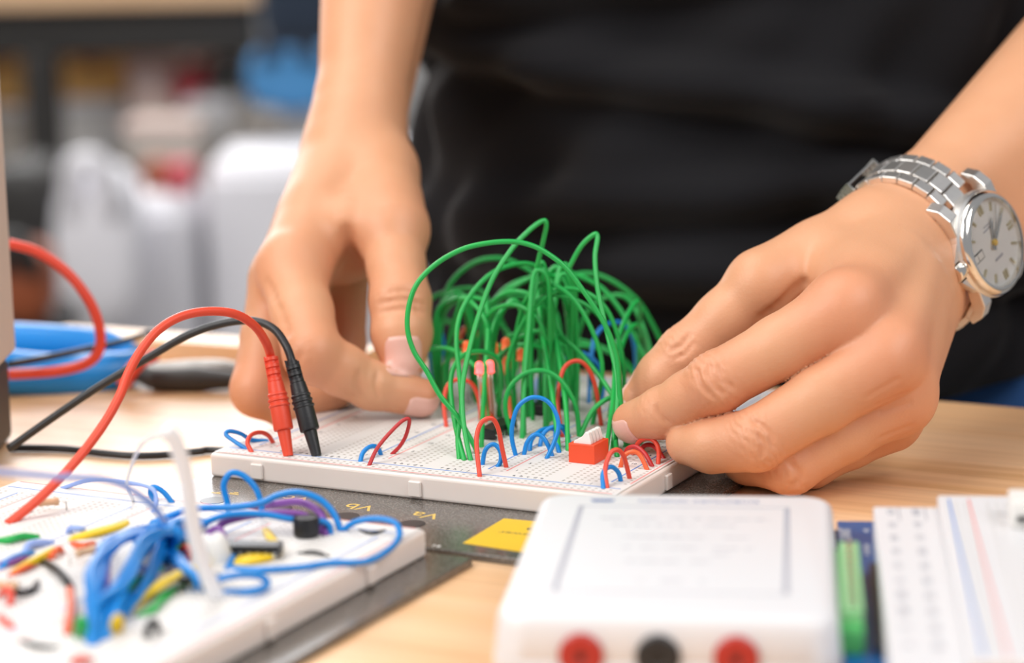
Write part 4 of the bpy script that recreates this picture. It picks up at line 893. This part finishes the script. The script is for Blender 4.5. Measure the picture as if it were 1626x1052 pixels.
GR = math.radians(19.8); gO = W(262, -12, 0)
def gp(x, y, z): return mmv(x, y, z)
pcb = empty('circuit_board', gO, 'blue circuit board with green terminal block beside the white box', 'circuit board', None, GR)
def ppart(mb, name, m, bevel=0, par=None, auto=None): o = mb.build(name, m, None, False, bevel, 2, auto=auto); o.parent = par or pcb; return o
mb = MB(); mb.box(gp(14.4, -64, 11.2), (.0845, .165, .0016)); ppart(mb, 'board', MT['pcb'], .0003)
mb = MB()
for x in (-30, 50):
    for y in (-140, 12): mb.lathe([(2.8e-3, .0), (2.8e-3, .0104)], gp(x, y, 0), (0, 0, 1), 16)
ppart(mb, 'standoffs', MT['black'])
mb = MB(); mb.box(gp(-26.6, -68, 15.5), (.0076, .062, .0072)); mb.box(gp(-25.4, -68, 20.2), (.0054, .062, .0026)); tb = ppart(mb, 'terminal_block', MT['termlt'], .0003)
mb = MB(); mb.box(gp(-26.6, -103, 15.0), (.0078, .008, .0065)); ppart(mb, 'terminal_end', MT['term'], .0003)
for k in range(12):
    mb = MB(); mb.lathe([(1.5e-3, 0), (1.5e-3, .0003)], gp(-25.4, -40-5.1*k, 21.5), (0, 0, 1), 12); ppart(mb, 'screw', MT['tin'], par=tb)
mb = MB(); put_text(mb, 'LIANT', .0050, gp(-25.5, 4, 12.05), PI/2, .9); put_text(mb, 'mi', .0030, gp(-19.5, 8, 12.05), PI/2); put_text(mb, 'AI AO DIO', .0024, gp(-19.6, -12, 12.05), PI/2); mb.lathe([(1.6e-3, 0), (1.6e-3, .0001)], gp(-15.5, 12, 12.02), (0, 0, 1), 16); ppart(mb, 'white_lettering', MT['ivory'])
mb = MB(); mb.box(gp(-17.6, -72, 13.4), (.0040, .074, .0028)); ppart(mb, 'pin_header', MT['black'])
ls = empty('label_strip', gO, 'white strip with printed grey labels left of the right breadboard', 'strip', None, GR)
mb = MB(); mb.box(gp(-8.2, -74, 17.05), (.0188, .146, .0098)); o = mb.build('strip_body', MT['box'], None, False, .0006, 2); o.parent = ls
mb = MB()
for k, (a, b) in enumerate((('AO 0', 'AGND'), ('AO 1', '+15V'), ('AI 0+', '-15V'), ('AI 0-', 'DIO 0'), ('AI 1+', 'DIO 1'), ('AI 1-', 'DIO 2'), ('AGND', 'DIO 3'), ('DGND', 'DIO 4'), ('5V', 'DIO 5'), ('HI', 'DIO 6'))):
    put_text(mb, a, .0034, gp(-12.6, -7-13.5*k, 22.0), PI/2, .8); put_text(mb, b, .0034, gp(-5.4, -7-13.5*k, 22.0), PI/2, .8)
for x in (-10.4, -2.8): mb.box(gp(x, -9, 22.0), (.0004, .014, .00006))
o = mb.build('printed_labels', MT['paleink']); o.parent = ls
b4 = empty('solderless_breadboard', gO, 'blurred white breadboard with blue and red rail lines at the right edge', 'breadboard', None, GR)
mb = MB(); mb.box(gp(28.2, -72, 18.35), (.0542, .150, .0124)); o = mb.build('body', MT['box'], None, False, .0008, 2); o.parent = b4
mb = MB(); mb.box(gp(4.2, -73, 24.6), (.0006, .143, .00008)); mb.box(gp(51, -73, 24.6), (.0006, .143, .00008)); o = mb.build('blue_rail_lines', MT['blueink']); o.parent = b4
mb = MB(); mb.box(gp(9.9, -73, 24.6), (.0006, .143, .00008)); mb.box(gp(46, -73, 24.6), (.0006, .143, .00008)); o = mb.build('red_rail_lines', MT['redink']); o.parent = b4
mb = MB(); MT['hole'] = mat('hole_shade_pale_grey', (.62, .60, .58), .7)  # pale grey squares paint the shade in the holes; distant boxes share this grey
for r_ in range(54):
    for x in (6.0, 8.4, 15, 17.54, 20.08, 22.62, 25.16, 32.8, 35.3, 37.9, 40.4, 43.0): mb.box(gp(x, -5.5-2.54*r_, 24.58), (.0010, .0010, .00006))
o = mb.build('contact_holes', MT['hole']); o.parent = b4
usb = empty('connector', W(295, -28, 24.6), 'small grey metal connector on the right breadboard, at the photo edge', 'connector', None, GR)
mb = MB(); mb.box((0, 0, .0040), (.012, .014, .0080)); o = mb.build('shell', MT['ivory'], None, False, .0008, 2); o.parent = usb
mb = MB(); mb.box((0, .0072, .0055), (.0095, .0012, .0035)); mb.box((0, -.0072, .003), (.0090, .0012, .0015)); o = mb.build('opening', MT['grey']); o.parent = usb

# ------------------------------------------------------------------ parts on the foreground breadboard
def w2(L, r, m, lab, grp=None, **k): return wire(L, r, m, lab, grp, **k)
f6 = lambda L: [(x/2.323, 680+y/2.323) for x, y in L]
f8 = lambda L: [(x/3.868, 780+y/3.868) for x, y in L]
w2(f6([(845,330),(838,270),(825,210),(850,165),(895,172),(940,215),(962,270),(968,330)]), 1.0, 'blue', 'blue wire standing up as a tall loop in front of the gold lettering')
w2(f6([(560,350),(700,298),(860,290),(960,275),(1030,245),(1105,236),(1180,262),(1230,312),(1258,378)]), 1.05, 'blue', 'long blue wire swooping down to the far right of the foreground board')
w2(f6([(1262,378),(1310,345),(1390,332),(1460,350),(1472,400),(1430,450),(1350,490),(1220,495),(1100,512),(960,520),(850,515)]), .95, 'blue', 'blue wire in the big open loop nearest the foreground board corner')
w2(f6([(560,420),(700,370),(830,320),(960,315),(1080,335),(1200,345),(1220,390)]), 1.0, 'blue', 'blue wire lying low across the foreground board under the purple ones')
w2(f6([(700,600),(790,560),(880,540),(960,545),(985,575),(930,600),(830,605)]), 1.1, 'blue', 'pair of short blue turns lying near the front edge of the foreground board')
w2(f6([(835,520),(860,470),(840,420),(800,390)]), .9, 'blue', 'short blue wire curling between the black chip and the white cable')
fan = 'blue wire in the thick fan that drops to the lower left of the foreground board'
for base, n_ in (([(545,935),(548,800),(560,640),(575,480),(650,340),(780,260),(1000,210)], 6), ([(600,900),(660,760),(725,640),(745,520),(860,360),(980,260),(1120,200)], 6), ([(640,820),(760,700),(900,560),(960,430),(1010,310),(1130,250)], 3),
                 ([(560,900),(600,720),(740,560),(820,420),(900,300),(1010,260),(1200,300)], 3), ([(1010,290),(1080,420),(1180,520),(1240,610)], 3), ([(860,300),(930,240),(1020,215),(1060,280),(1010,340),(930,330)], 4), ([(1240,200),(1120,190),(1010,230),(950,330),(1050,420),(1160,400)], 3)):
    for k in range(int(n_*1.5)):
        w2(f8([(x+rng.uniform(-34, 34)+k*5, y+rng.uniform(-20, 20)) for x, y in base]), 1.1, 'blue', fan, 'blue fan of wires', bulge=-10-12*rng.random())
w2(f8([(980,420),(1080,350),(1150,330),(1200,360)]), 1.1, 'green', 'green wire at the right side of the blue knot')
for k in range(3): w2(f8([(640+12*k, 300+8*k), (660, 430), (640+10*k, 560), (655+14*k, 690)]), .9, 'purple', 'purple wire showing through the thick blue fan', 'purple wires in the fan', bulge=-26)
w2(f8([(960,60),(925,10),(940,-30),(1000,0),(1060,70)]), .9, 'blue', 'thin blue loop at the rear edge of the foreground board')
w2(f8([(380,-20),(560,-70),(760,-60),(930,-20),(960,60),(940,130)]), .7, 'lblue', 'thin pale blue wire at the rear of the foreground board')
w2([(-20,748),(40,752),(100,757),(160,760),(205,775),(240,800),(262,828)], 1.0, 'lblue', 'pale blue out of focus cable crossing above the foreground board', Da=640, Db=700, name='cable', cat='cable')
w2(f6([(900,285),(1000,280),(1100,270),(1170,300),(1195,345),(1200,395)]), 1.2, 'purple', 'purple wire arching to the black capacitor')
w2(f6([(800,400),(820,350),(900,325),(1010,312),(1110,318),(1165,350),(1180,390)]), 1.2, 'purple', 'purple wire running low beside its arching neighbour')
w2(f6([(845,460),(825,400),(800,370),(740,400)]), 1.1, 'purple', 'purple wire bent beside the white cable')
for k in range(4): w2(f8([(800+12*k, 735-16*k), (900+8*k, 640-12*k), (1010, 570-10*k), (1150, 500-6*k), (1290, 470-5*k)]), .9, 'yellow', 'yellow wire in the long slanting bundle over the green wires', 'yellow slanting bundle', bulge=-8)
for k in range(4): w2(f6([(860, 500-5*k), (930, 490-6*k), (1010, 470-7*k), (1035-5*k, 440), (1010-4*k, 410), (985-3*k, 375)]), .9, 'yellow', 'yellow wire in the bundle curving round the black chip', 'yellow curved bundle', bulge=-3)
for k in range(3): w2(f8([(430+10*k, 300-8*k), (560, 265-8*k), (680, 235-8*k), (780, 205-8*k)]), .9, 'yellow', 'yellow wire in the flat bundle left of the blue knot', 'yellow flat bundle', bulge=-5)
w2(f8([(90,500),(160,455),(240,410),(330,360)]), 1.3, 'yellow', 'thick yellow wire at the left edge of the foreground board', bulge=-5)
w2(f8([(60,520),(130,480),(200,445),(300,380)]), 1.0, 'orange', 'orange wire just beneath the yellow one at the left edge')
w2(f8([(-20,310),(60,295),(140,275),(230,285)]), 1.2, 'green', 'green wire lying at the left edge of the foreground board')
w2(f8([(150,380),(180,330),(240,315),(320,320)]), 1.2, 'lblue', 'short dull blue wire at the left of the foreground board')
for k in range(3): w2(f8([(850+20*k, 770-10*k), (930+10*k, 720), (1000, 660-10*k), (1090, 590)]), 1.0, 'green', 'green wire under the slanting yellow bundle', 'green wires under the yellow bundle')
w2(f8([(260,430),(340,470),(400,530),(440,600)]), 1.1, 'black', 'black wire bending down in the left of the foreground board', bulge=-4)
w2(f8([(430,600),(440,700),(425,800),(415,880)]), 1.2, 'orange', 'faded orange red wire below the bent black one', bulge=-4)
w2(f8([(450,325),(510,335),(570,325)]), 1.2, 'orange', 'short orange wire under the flat yellow bundle')
w2(f8([(90,600),(150,610),(240,600)]), .6, 'black', 'thin black wire beside the tan resistor at the left edge'); w2(f8([(130,920),(230,945),(360,965)]), .7, 'black', 'thin black wire in the lower left of the foreground board'); w2(f8([(0,770),(40,800),(80,840)]), .9, 'red', 'faded red wire at the lower left photo edge')
w2(f6([(1325,375),(1370,385),(1420,378)]), .55, 'black', 'small black wire inside the big open blue loop'); w2(f6([(1100,462),(1160,455),(1215,475)]), .6, 'black', 'short black wire in front of the black capacitor')
w2(f8([(820,60),(780,-60),(870,-290),(1010,-360),(1040,-365)]), .55, 'white', 'thin whitish out of focus wire rising above the foreground board', Db=690, name='cable', cat='cable')
w2([(262,683),(278,700),(296,760),(306,830),(320,890),(345,950)], 2.3, 'white', 'thick white out of focus cable dropping onto the foreground board', Da=655, name='cable', cat='cable')
misc = [('red', [(0,640),(40,600),(70,640),(60,700)], 'short red wire at the left edge under the tan resistor'), ('orange', [(380,370),(360,350),(330,380),(310,420)], 'little orange wire at the end of the yellow left wire'),
 ('blue', [(0,480),(60,420),(130,390),(200,380)], 'blue wire running into the left edge of the foreground board'), ('purple', [(0,450),(50,440),(110,420),(170,400)], 'purple wire beside the blue one at the left edge'),
 ('lblue', [(420,250),(440,225),(500,230),(520,260)], 'pale wire arch left of the flat yellow bundle'), ('green', [(470,890),(480,820),(500,780),(520,830),(525,900)], 'small green wire at the foot of the blue fan'),
 ('yellow', [(690,880),(700,800),(725,770),(740,800),(735,860)], 'small yellow wire right of the foot of the blue fan'), ('black', [(60,560),(80,600),(130,620),(200,600),(230,560)], 'black wire curving under the yellow left wire'),
 ('red', [(440,1050),(470,1030),(520,1030),(560,1045)], 'red wire at the bottom photo edge of the foreground board'), ('red', [(1090,390),(1130,340),(1160,360),(1150,420)], 'short red wire in the blue knot'),
 ('purple', [(1240,420),(1270,300),(1300,260),(1330,330),(1320,420)], 'purple wire standing behind the white cable'), ('black', [(900,900),(915,820),(950,800),(975,860)], 'small dark wire in front of the green bundle'),
 ('lblue', [(780,480),(880,470),(930,560),(860,640)], 'pale wire loop in the middle of the blue fan'), ('green', [(760,640),(830,560),(920,500),(990,480)], 'green wire crossing the middle of the blue fan')]
for m, L, lab in misc: w2(f8(L), 1.0, m, lab, bulge=-3)
def resistor(px, py, a, label):
    P0 = onz(px, py, 11); root = empty('resistor', M(P0), label, 'resistor', None, a)
    mb = MB(); mb.lathe([(x/1000, y/1000) for x, y in [(.5, -3.4), (1.3, -3.1), (1.4, -2.2), (1.15, -1.6), (1.15, 1.6), (1.4, 2.2), (1.3, 3.1), (.5, 3.4)]], (0, 0, .0032), (1, 0, 0), 16); o = mb.build('body', MT['copper'], None, auto=.6); o.parent = root
    mb = MB(); mb.tube([(-.0055, 0, -.0004), (-.0055, 0, .0026), (-.005, 0, .0032), (.005, 0, .0032), (.0055, 0, .0026), (.0055, 0, -.0004)], .0003, 8); o = mb.build('lead', MT['tin'], None, True); o.parent = root
resistor(78, 812, .7, 'tan resistor at the rear left of the foreground board'); resistor(12, 946, .3, 'tan resistor at the left photo edge'); resistor(137, 892, 1.2, 'tan resistor left of the blue fan')
p = onz(400, 884, 11); chip(p[0], p[1], 14, 'black chip half circled by the curved yellow bundle', .35)
p = onz(318, 935, 11); chip(p[0], p[1], 8, 'small black chip beside the white cable foot', .2)
p = onz(487, 852, 11); cp = empty('capacitor', M(p), 'black round capacitor under the purple wires', 'capacitor'); mb = MB(); mb.lathe([(.0036, .0005), (.004, .001), (.004, .0058), (.0037, .0064), (.0036, .0060)], (0, 0, 0), (0, 0, 1), 28); o = mb.build('can', MT['black'], None, auto=.5); o.parent = cp
mb = MB(); mb.lathe([(.0033, .0060), (.0033, .0062)], (0, 0, 0), (0, 0, 1), 24); o = mb.build('top_disc', MT['grey']); o.parent = cp
p = onz(340, 890, 11); kn = empty('knob', M(p), 'small white round knob by the yellow bundle', 'knob'); mb = MB(); mb.lathe([(.005, 0), (.005, .003), (.0042, .0065), (.003, .008), (.001, .0085)], (0, 0, 0), (0, 0, 1), 24); o = mb.build('cap', MT['ivory'], None, auto=.8); o.parent = kn

# ------------------------------------------------------------------ instrument at the left, pliers, background
YA = YAW
ins = empty('bench_instrument', W(-85.5, -10, 0)+Vector((-.055*math.cos(YA), -.055*math.sin(YA), 0)), 'tall beige instrument cut off by the left photo edge', 'instrument', None, YA)
def ipart(mb, name, m, bevel=0, auto=None): o = mb.build(name, m, None, False, bevel, 3, auto=auto); o.parent = ins; return o
mb = MB(); mb.box((.0006, .02, .092), (.1108, .05, .118)); ipart(mb, 'casing', MT['beige'], .003)
mb = MB(); mb.box((-.001, .02, .0165), (.1085, .046, .033)); ipart(mb, 'base', MT['grey'], .004)
mb = MB(); mb.lathe([(.003, 0), (.003, .0012), (.002, .0018)], (.0558, .012, .066), (1, 0, 0), 16); ipart(mb, 'side_button', MT['beige'])
mb = MB(); mb.box((-.005, -.0052, .115), (.08, .002, .045)); ipart(mb, 'display', MT['black'], .0005)
# pliers: two blue grips and steel jaws
pl = empty('pliers', M(onz(110, 612, 0)), 'blurred pliers with thick blue grips lying at the rear left of the table', 'pliers')
def bone(name, pts, rad, m):
    mb = MB(); org = Vector(pl.location); Q = catmull(pts, 8); n_ = len(Q); R_ = list(np.interp(np.linspace(0, len(pts)-1, n_), range(len(pts)), rad)/1000); mb.tube([M(q)-org for q in Q], R_, 20); o = mb.build(name, m, None, True); o.parent = pl
bone('grip', [at(-60, 588, 985), at(0, 590, 990), at(100, 596, 995), at(180, 590, 1000), at(232, 572, 1005)], [9, 9.6, 9.2, 8.6, 5], MT['blueplas'])
bone('grip', [at(-60, 545, 1015), at(0, 545, 1018), at(90, 550, 1020), at(165, 556, 1022), at(215, 566, 1018)], [8.5, 9.3, 9.3, 9.0, 5], MT['blueplas'])
MT['jaw'] = mat('worn_steel', (.42, .40, .38), .45, metal=.8, noise=.5, nscale=120)
bone('jaw', [at(205, 582, 1004), at(245, 590, 1002), at(300, 588, 1000), at(350, 586, 998), at(392, 590, 996)], [3, 4, 4.6, 4.2, 3], MT['jaw'])
bone('jaw', [at(210, 588, 998), at(250, 602, 992), at(310, 602, 990), at(385, 604, 986)], [3, 4.5, 5, 3], MT['grey'])
wire([(195,612),(206,592),(225,572),(248,562)], 3.0, 'red', 'blurred red clip lying by the pliers pivot', Da=978, Db=985, name='clip', cat='clip')
sk = rbox('wood_strip', M(onz(330, 552, 4)), (.16, .02, .008), MT['wood'], None, .0005, .05); tag(sk, 'pale wooden strip at the far edge of the table behind the pliers', 'strip')
# far side of the room
def fr(px, py, D): return M(at(px, py, D))
def fbox(name, x0, y0, x1, y1, D, dep, m, label, cat, bev=.01, parts=None, floor=False):
    a = at(x0, y0, D); b = at(x1, y1, D)
    if floor: b = b.copy(); b[2] = -TZ*1000
    w_ = abs(np.dot(b-a, _r0)); h_ = abs(a[2]-b[2]); c = (a+b)/2; g_ = unit(C3(_f[0], _f[1], 0)); root = empty(name, M(C3(c[0], c[1], b[2])+g_*dep/2), label, cat, None, YAW)
    mb = MB(); mb.box((0, 0, h_/2000), (w_/1000, dep/1000, h_/1000)); o = mb.build('body', MT[m], None, False, min(bev, h_/3000), 3); o.parent = root
    for (n2, dx, dy, dz, sx, sy, sz, mm) in parts or []:
        mb = MB(); mb.box((dx*w_/1000, -dep/2000+dy, dz*h_/1000), (sx*w_/1000, sy, sz*h_/1000)); o = mb.build(n2, MT[mm], None, False, min(.004, sy/3), 2); o.parent = root
    return root
MT['orangebin'] = mat('orange_brown_bin', (.90, .50, .15), .5); MT['bagblue'] = mat('blue_fabric', (.07, .27, .55), .8); MT['navyfab'] = mat('navy_fabric', (.022, .035, .06), .9); MT['pinkish'] = mat('dusty_pink_carton', (.80, .60, .54), .7)
MT['maroon'] = mat('dark_red_case', (.55, .06, .08), .5); MT['brown'] = mat('rust_brown', (.30, .07, .02), .6); MT['offwhite'] = mat('white_cabinet', (.84, .83, .87), .5, noise=.01); MT['taupe'] = mat('taupe_carton', (.48, .43, .38), .8); MT['darkg'] = mat('charcoal_metal', (.022, .020, .018), .6)
D0 = 3000
far = empty('far_workbench', M(at(160, 40, D0)), 'out of focus bench with wooden top and dark frame across the room', 'workbench', None, YAW)
far.location.z = 0
def farp(name, x0, y0, x1, y1, D, dep, m, floor=False):
    a = at(x0, y0, D); b = at(x1, y1, D); zt = M(a).z; zb = 0 if floor else M(b).z; w_ = abs(np.dot(b-a, _r0))/1000; c = M((a+b)/2)
    mb = MB(); mb.box((0, 0, 0), (w_, dep, zt-zb)); o = mb.build(name, MT[m], None, False, .004, 2); o.parent = far; g_ = Vector((_f[0], _f[1], 0)).normalized(); v = Vector((c.x, c.y, (zt+zb)/2))+g_*(dep/2)-Vector(far.location); v.rotate(Matrix.Rotation(-YAW, 3, 'Z')); o.location = v
farp('tabletop', -330, -26, 420, 6, 2960, .8, 'wood'); farp('apron', -320, 6, 405, 84, D0, .05, 'darkg')
farp('leg', 42, 84, 100, 600, D0-20, .07, 'darkg', True); farp('leg', -300, 84, -260, 600, D0-20, .07, 'darkg', True)
farp('lower_shelf', -300, 500, 470, 520, D0+60, .6, 'darkg')
farp('back_panel', -300, 84, 470, 600, D0+760, .02, 'taupe', True)
fbox('storage_bin', -40, 84, 38, 165, 3150, 200, 'orangebin', 'blurred orange bin at the far left under the far bench', 'bin', parts=[('handle', 0, -.01, .8, .4, .02, .12, 'brown')])
fbox('storage_bin', 96, 88, 200, 155, 3150, 200, 'orangebin', 'blurred orange bin right of the dark bench leg', 'bin', parts=[('handle', 0, -.01, .8, .4, .02, .12, 'brown')])
fbox('cabinet', -60, 165, 46, 268, 3200, 200, 'taupe', 'grey beige blurred box under the far left orange bin', 'box', parts=[('lid', 0, -.004, .92, 1.02, .012, .14, 'offwhite')])
fbox('crate', 96, 155, 200, 250, 3180, 200, 'hole', 'pale grey blurred box under the orange bin right of the leg', 'box', parts=[('lid', 0, -.004, .92, 1.02, .012, .14, 'offwhite')])
fbox('carton', 202, 96, 274, 188, 3120, 200, 'pinkish', 'dusty pink carton between orange bin and red case', 'carton', parts=[('flap', 0, -.004, .9, 1.0, .01, .2, 'pinkish')])
fbox('case', 276, 108, 330, 172, 3100, 160, 'maroon', 'dark red blurred case in the middle of the far shelf', 'case', parts=[('handle', 0, -.012, .85, .4, .02, .1, 'darkg')])
fbox('toolbox', 332, 92, 392, 150, 3080, 160, 'darkg', 'black blurred toolbox right of the red case', 'toolbox', parts=[('latch', 0, -.006, .6, .2, .012, .2, 'steel')])
fbox('carton', 290, 160, 372, 226, 3000, 160, 'hole', 'light grey blurred carton below the black toolbox', 'carton', parts=[('flap', 0, -.004, .9, 1.0, .01, .2, 'offwhite')])
fbox('toolbox', 376, 185, 440, 226, 2990, 150, 'taupe', 'dark grey low case below the blue bag', 'case', parts=[('handle', 0, -.012, .85, .4, .02, .14, 'darkg')])
fbox('paper_stack', 442, 165, 530, 226, 2980, 150, 'hole', 'light blurred stack beside the forearm', 'stack', parts=[('sheet', 0, -.004, .9, 1.0, .01, .1, 'offwhite')])
fbox('carton', 196, 190, 320, 262, 2840, 80, 'taupe', 'brown grey blurred carton in front of the pale boxes', 'carton', parts=[('flap', 0, -.004, .9, 1.0, .01, .2, 'pinkish')])
def lump(name, px, py, D, rx, ry, rz, m, label, cat, strap=None):
    root = empty(name, fr(px, py, D), label, cat, None, YAW); mb = MB(); vs = []; NU, NV = 24, 14
    for j in range(1, NV):
        v = PI*j/NV
        for i in range(NU):
            u = 2*PI*i/NU; s = 1+.05*math.sin(3*u+2*v)+.03*math.sin(7*u); e = .7
            f = lambda q: math.copysign(abs(q)**e, q)
            vs.append((rx*f(math.sin(v))*f(math.cos(u))*s, ry*f(math.sin(v))*f(math.sin(u))*s, rz*f(math.cos(v))*s))
    vs += [(0, 0, rz), (0, 0, -rz)]; k = len(vs); n_ = NV-1
    fs = [(j*NU+i, (j+1)*NU+i, (j+1)*NU+(i+1) % NU, j*NU+(i+1) % NU) for j in range(n_-1) for i in range(NU)]+[(k-2, i, (i+1) % NU) for i in range(NU)]+[(k-1, (n_-1)*NU+(i+1) % NU, (n_-1)*NU+i) for i in range(NU)]
    mb.add(vs, fs); o = mb.build('body', MT[m], None, True); o.parent = root
    mb = MB(); mb.tube(catmull([(-rx*.5, -ry*.8, rz*.5), (-rx*.3, -ry*1.1, rz*1.1), (rx*.3, -ry*1.1, rz*1.1), (rx*.5, -ry*.8, rz*.5)], 6), .012, 8); o = mb.build('strap', MT[strap or m], None, True); o.parent = root; return root
lump('bag', 468, 118, 2900, .055, .07, .042, 'bagblue', 'bright blue blurred bag beside the left forearm', 'bag', 'navyfab')
fbox('chair_back', 405, -80, 560, 74, 2600, 90, 'navyfab', 'dark navy blurred chair at the top beside the left forearm', 'chair', .03, [('leg', .44, .03, -3.0, .05, .03, 6.2, 'darkg')])
CP = [('door', -.25, 0, .5, .47, .012, .94, 'offwhite'), ('door', .25, 0, .5, .47, .012, .94, 'offwhite'), ('handle', .02, -.015, .6, .012, .02, .2, 'steel')]
fbox('white_cabinet', 324, 246, 700, 620, 2700, 180, 'offwhite', 'tall white blurred cabinet just left of the forearm in the background', 'cabinet', .03, CP, True)
fbox('white_cabinet', 108, 310, 308, 620, 2640, 180, 'offwhite', 'lower white blurred cabinet carrying the small red boxes', 'cabinet', .03, CP, True)
lump('white_sack', 160, 392, 2560, .045, .05, .085, 'offwhite', 'white rounded blurred sack left of the white cabinet', 'sack')
fbox('small_box', 224, 258, 262, 308, 2660, 60, 'brown', 'small rust brown blurred box on the white cabinet', 'box', .006, [('label', 0, -.001, .5, .8, .004, .4, 'brown')])
fbox('small_box', 262, 262, 302, 308, 2660, 60, 'maroon', 'small dark red blurred box on the white cabinet', 'box', .006, [('label', 0, -.001, .5, .8, .004, .4, 'maroon')])
fbox('pedestal', -40, 512, 90, 700, 2300, 150, 'darkg', 'dark blurred stand below the rust brown bag', 'stand', parts=[('drawer', 0, -.004, .7, .9, .01, .3, 'darkg')], floor=True)
fbox('chair_back', -30, 262, 92, 505, 2650, 150, 'darkg', 'black blurred chair at the far left', 'chair', .03, [('armrest', .45, 0, .8, .1, .06, .05, 'darkg')], True)
lump('small_bag', 40, 448, 2300, .03, .05, .038, 'brown', 'rust brown blurred rounded bag above the blue pliers', 'bag', 'darkg')
cam = bpy.data.cameras.new('camera'); co = bpy.data.objects.new('camera', cam); col.objects.link(co)
cam.sensor_width = 36; cam.lens = FPX/1626*36; cam.clip_start = .05; cam.clip_end = 60
mw = Matrix(((_r[0], _u[0], -_f[0], 0), (_r[1], _u[1], -_f[1], 0), (_r[2], _u[2], -_f[2], 0), (0, 0, 0, 1))); co.matrix_world = Matrix.Translation(M(CAM)) @ mw
cam.dof.use_dof = True; cam.dof.focus_distance = .812; cam.dof.aperture_fstop = 5.6; cam.dof.aperture_blades = 0
bpy.context.scene.camera = co
sc = bpy.context.scene; sc.view_settings.view_transform = 'Standard'; sc.view_settings.look = 'None'; sc.view_settings.gamma = 1; sc.view_settings.use_curve_mapping = False; sc.view_settings.exposure = -0.10
w = bpy.data.worlds.new('world'); sc.world = w; w.use_nodes = True; w.node_tree.nodes['Background'].inputs[0].default_value = (.93, .95, 1, 1); w.node_tree.nodes['Background'].inputs[1].default_value = .37
def area(name, loc, tgt, size, e, c=(1, 1, 1), sy=None):
    L = bpy.data.lights.new(name, 'AREA'); L.energy = e; L.color = c; L.size = size
    if sy: L.shape = 'RECTANGLE'; L.size_y = sy
    o = bpy.data.objects.new(name, L); col.objects.link(o); o.location = loc; o.rotation_euler = (Vector(tgt)-Vector(loc)).to_track_quat('-Z', 'Y').to_euler(); return o
area('unseen_overhead_light', (-.6, -.1, 2.7), (.1, .05, .9), 1.2, 17, (1, .975, .94))
area('window_daylight', (-2.3, 2.5, 1.95), (0, .1, .9), 2.4, 70, (.97, .98, 1), 1.7)
area('unseen_overhead_light', (-.9, -1.7, 2.45), (.1, -.1, .9), 1.3, 44, (1, .97, .93))  # added front fill, high at camera left, brightens upright faces and table front
area('unseen_overhead_light', (-1.6, 2.2, 2.7), (-1.5, 2.6, .6), 1.6, 54, (1, .98, .96))  # added fill that lifts the far side of the room
area('unseen_overhead_light', (1.7, -.5, 2.6), (.15, .1, .9), 1.2, 27, (1, .98, .96))  # added fill from the right for the watch dial and right tabletop
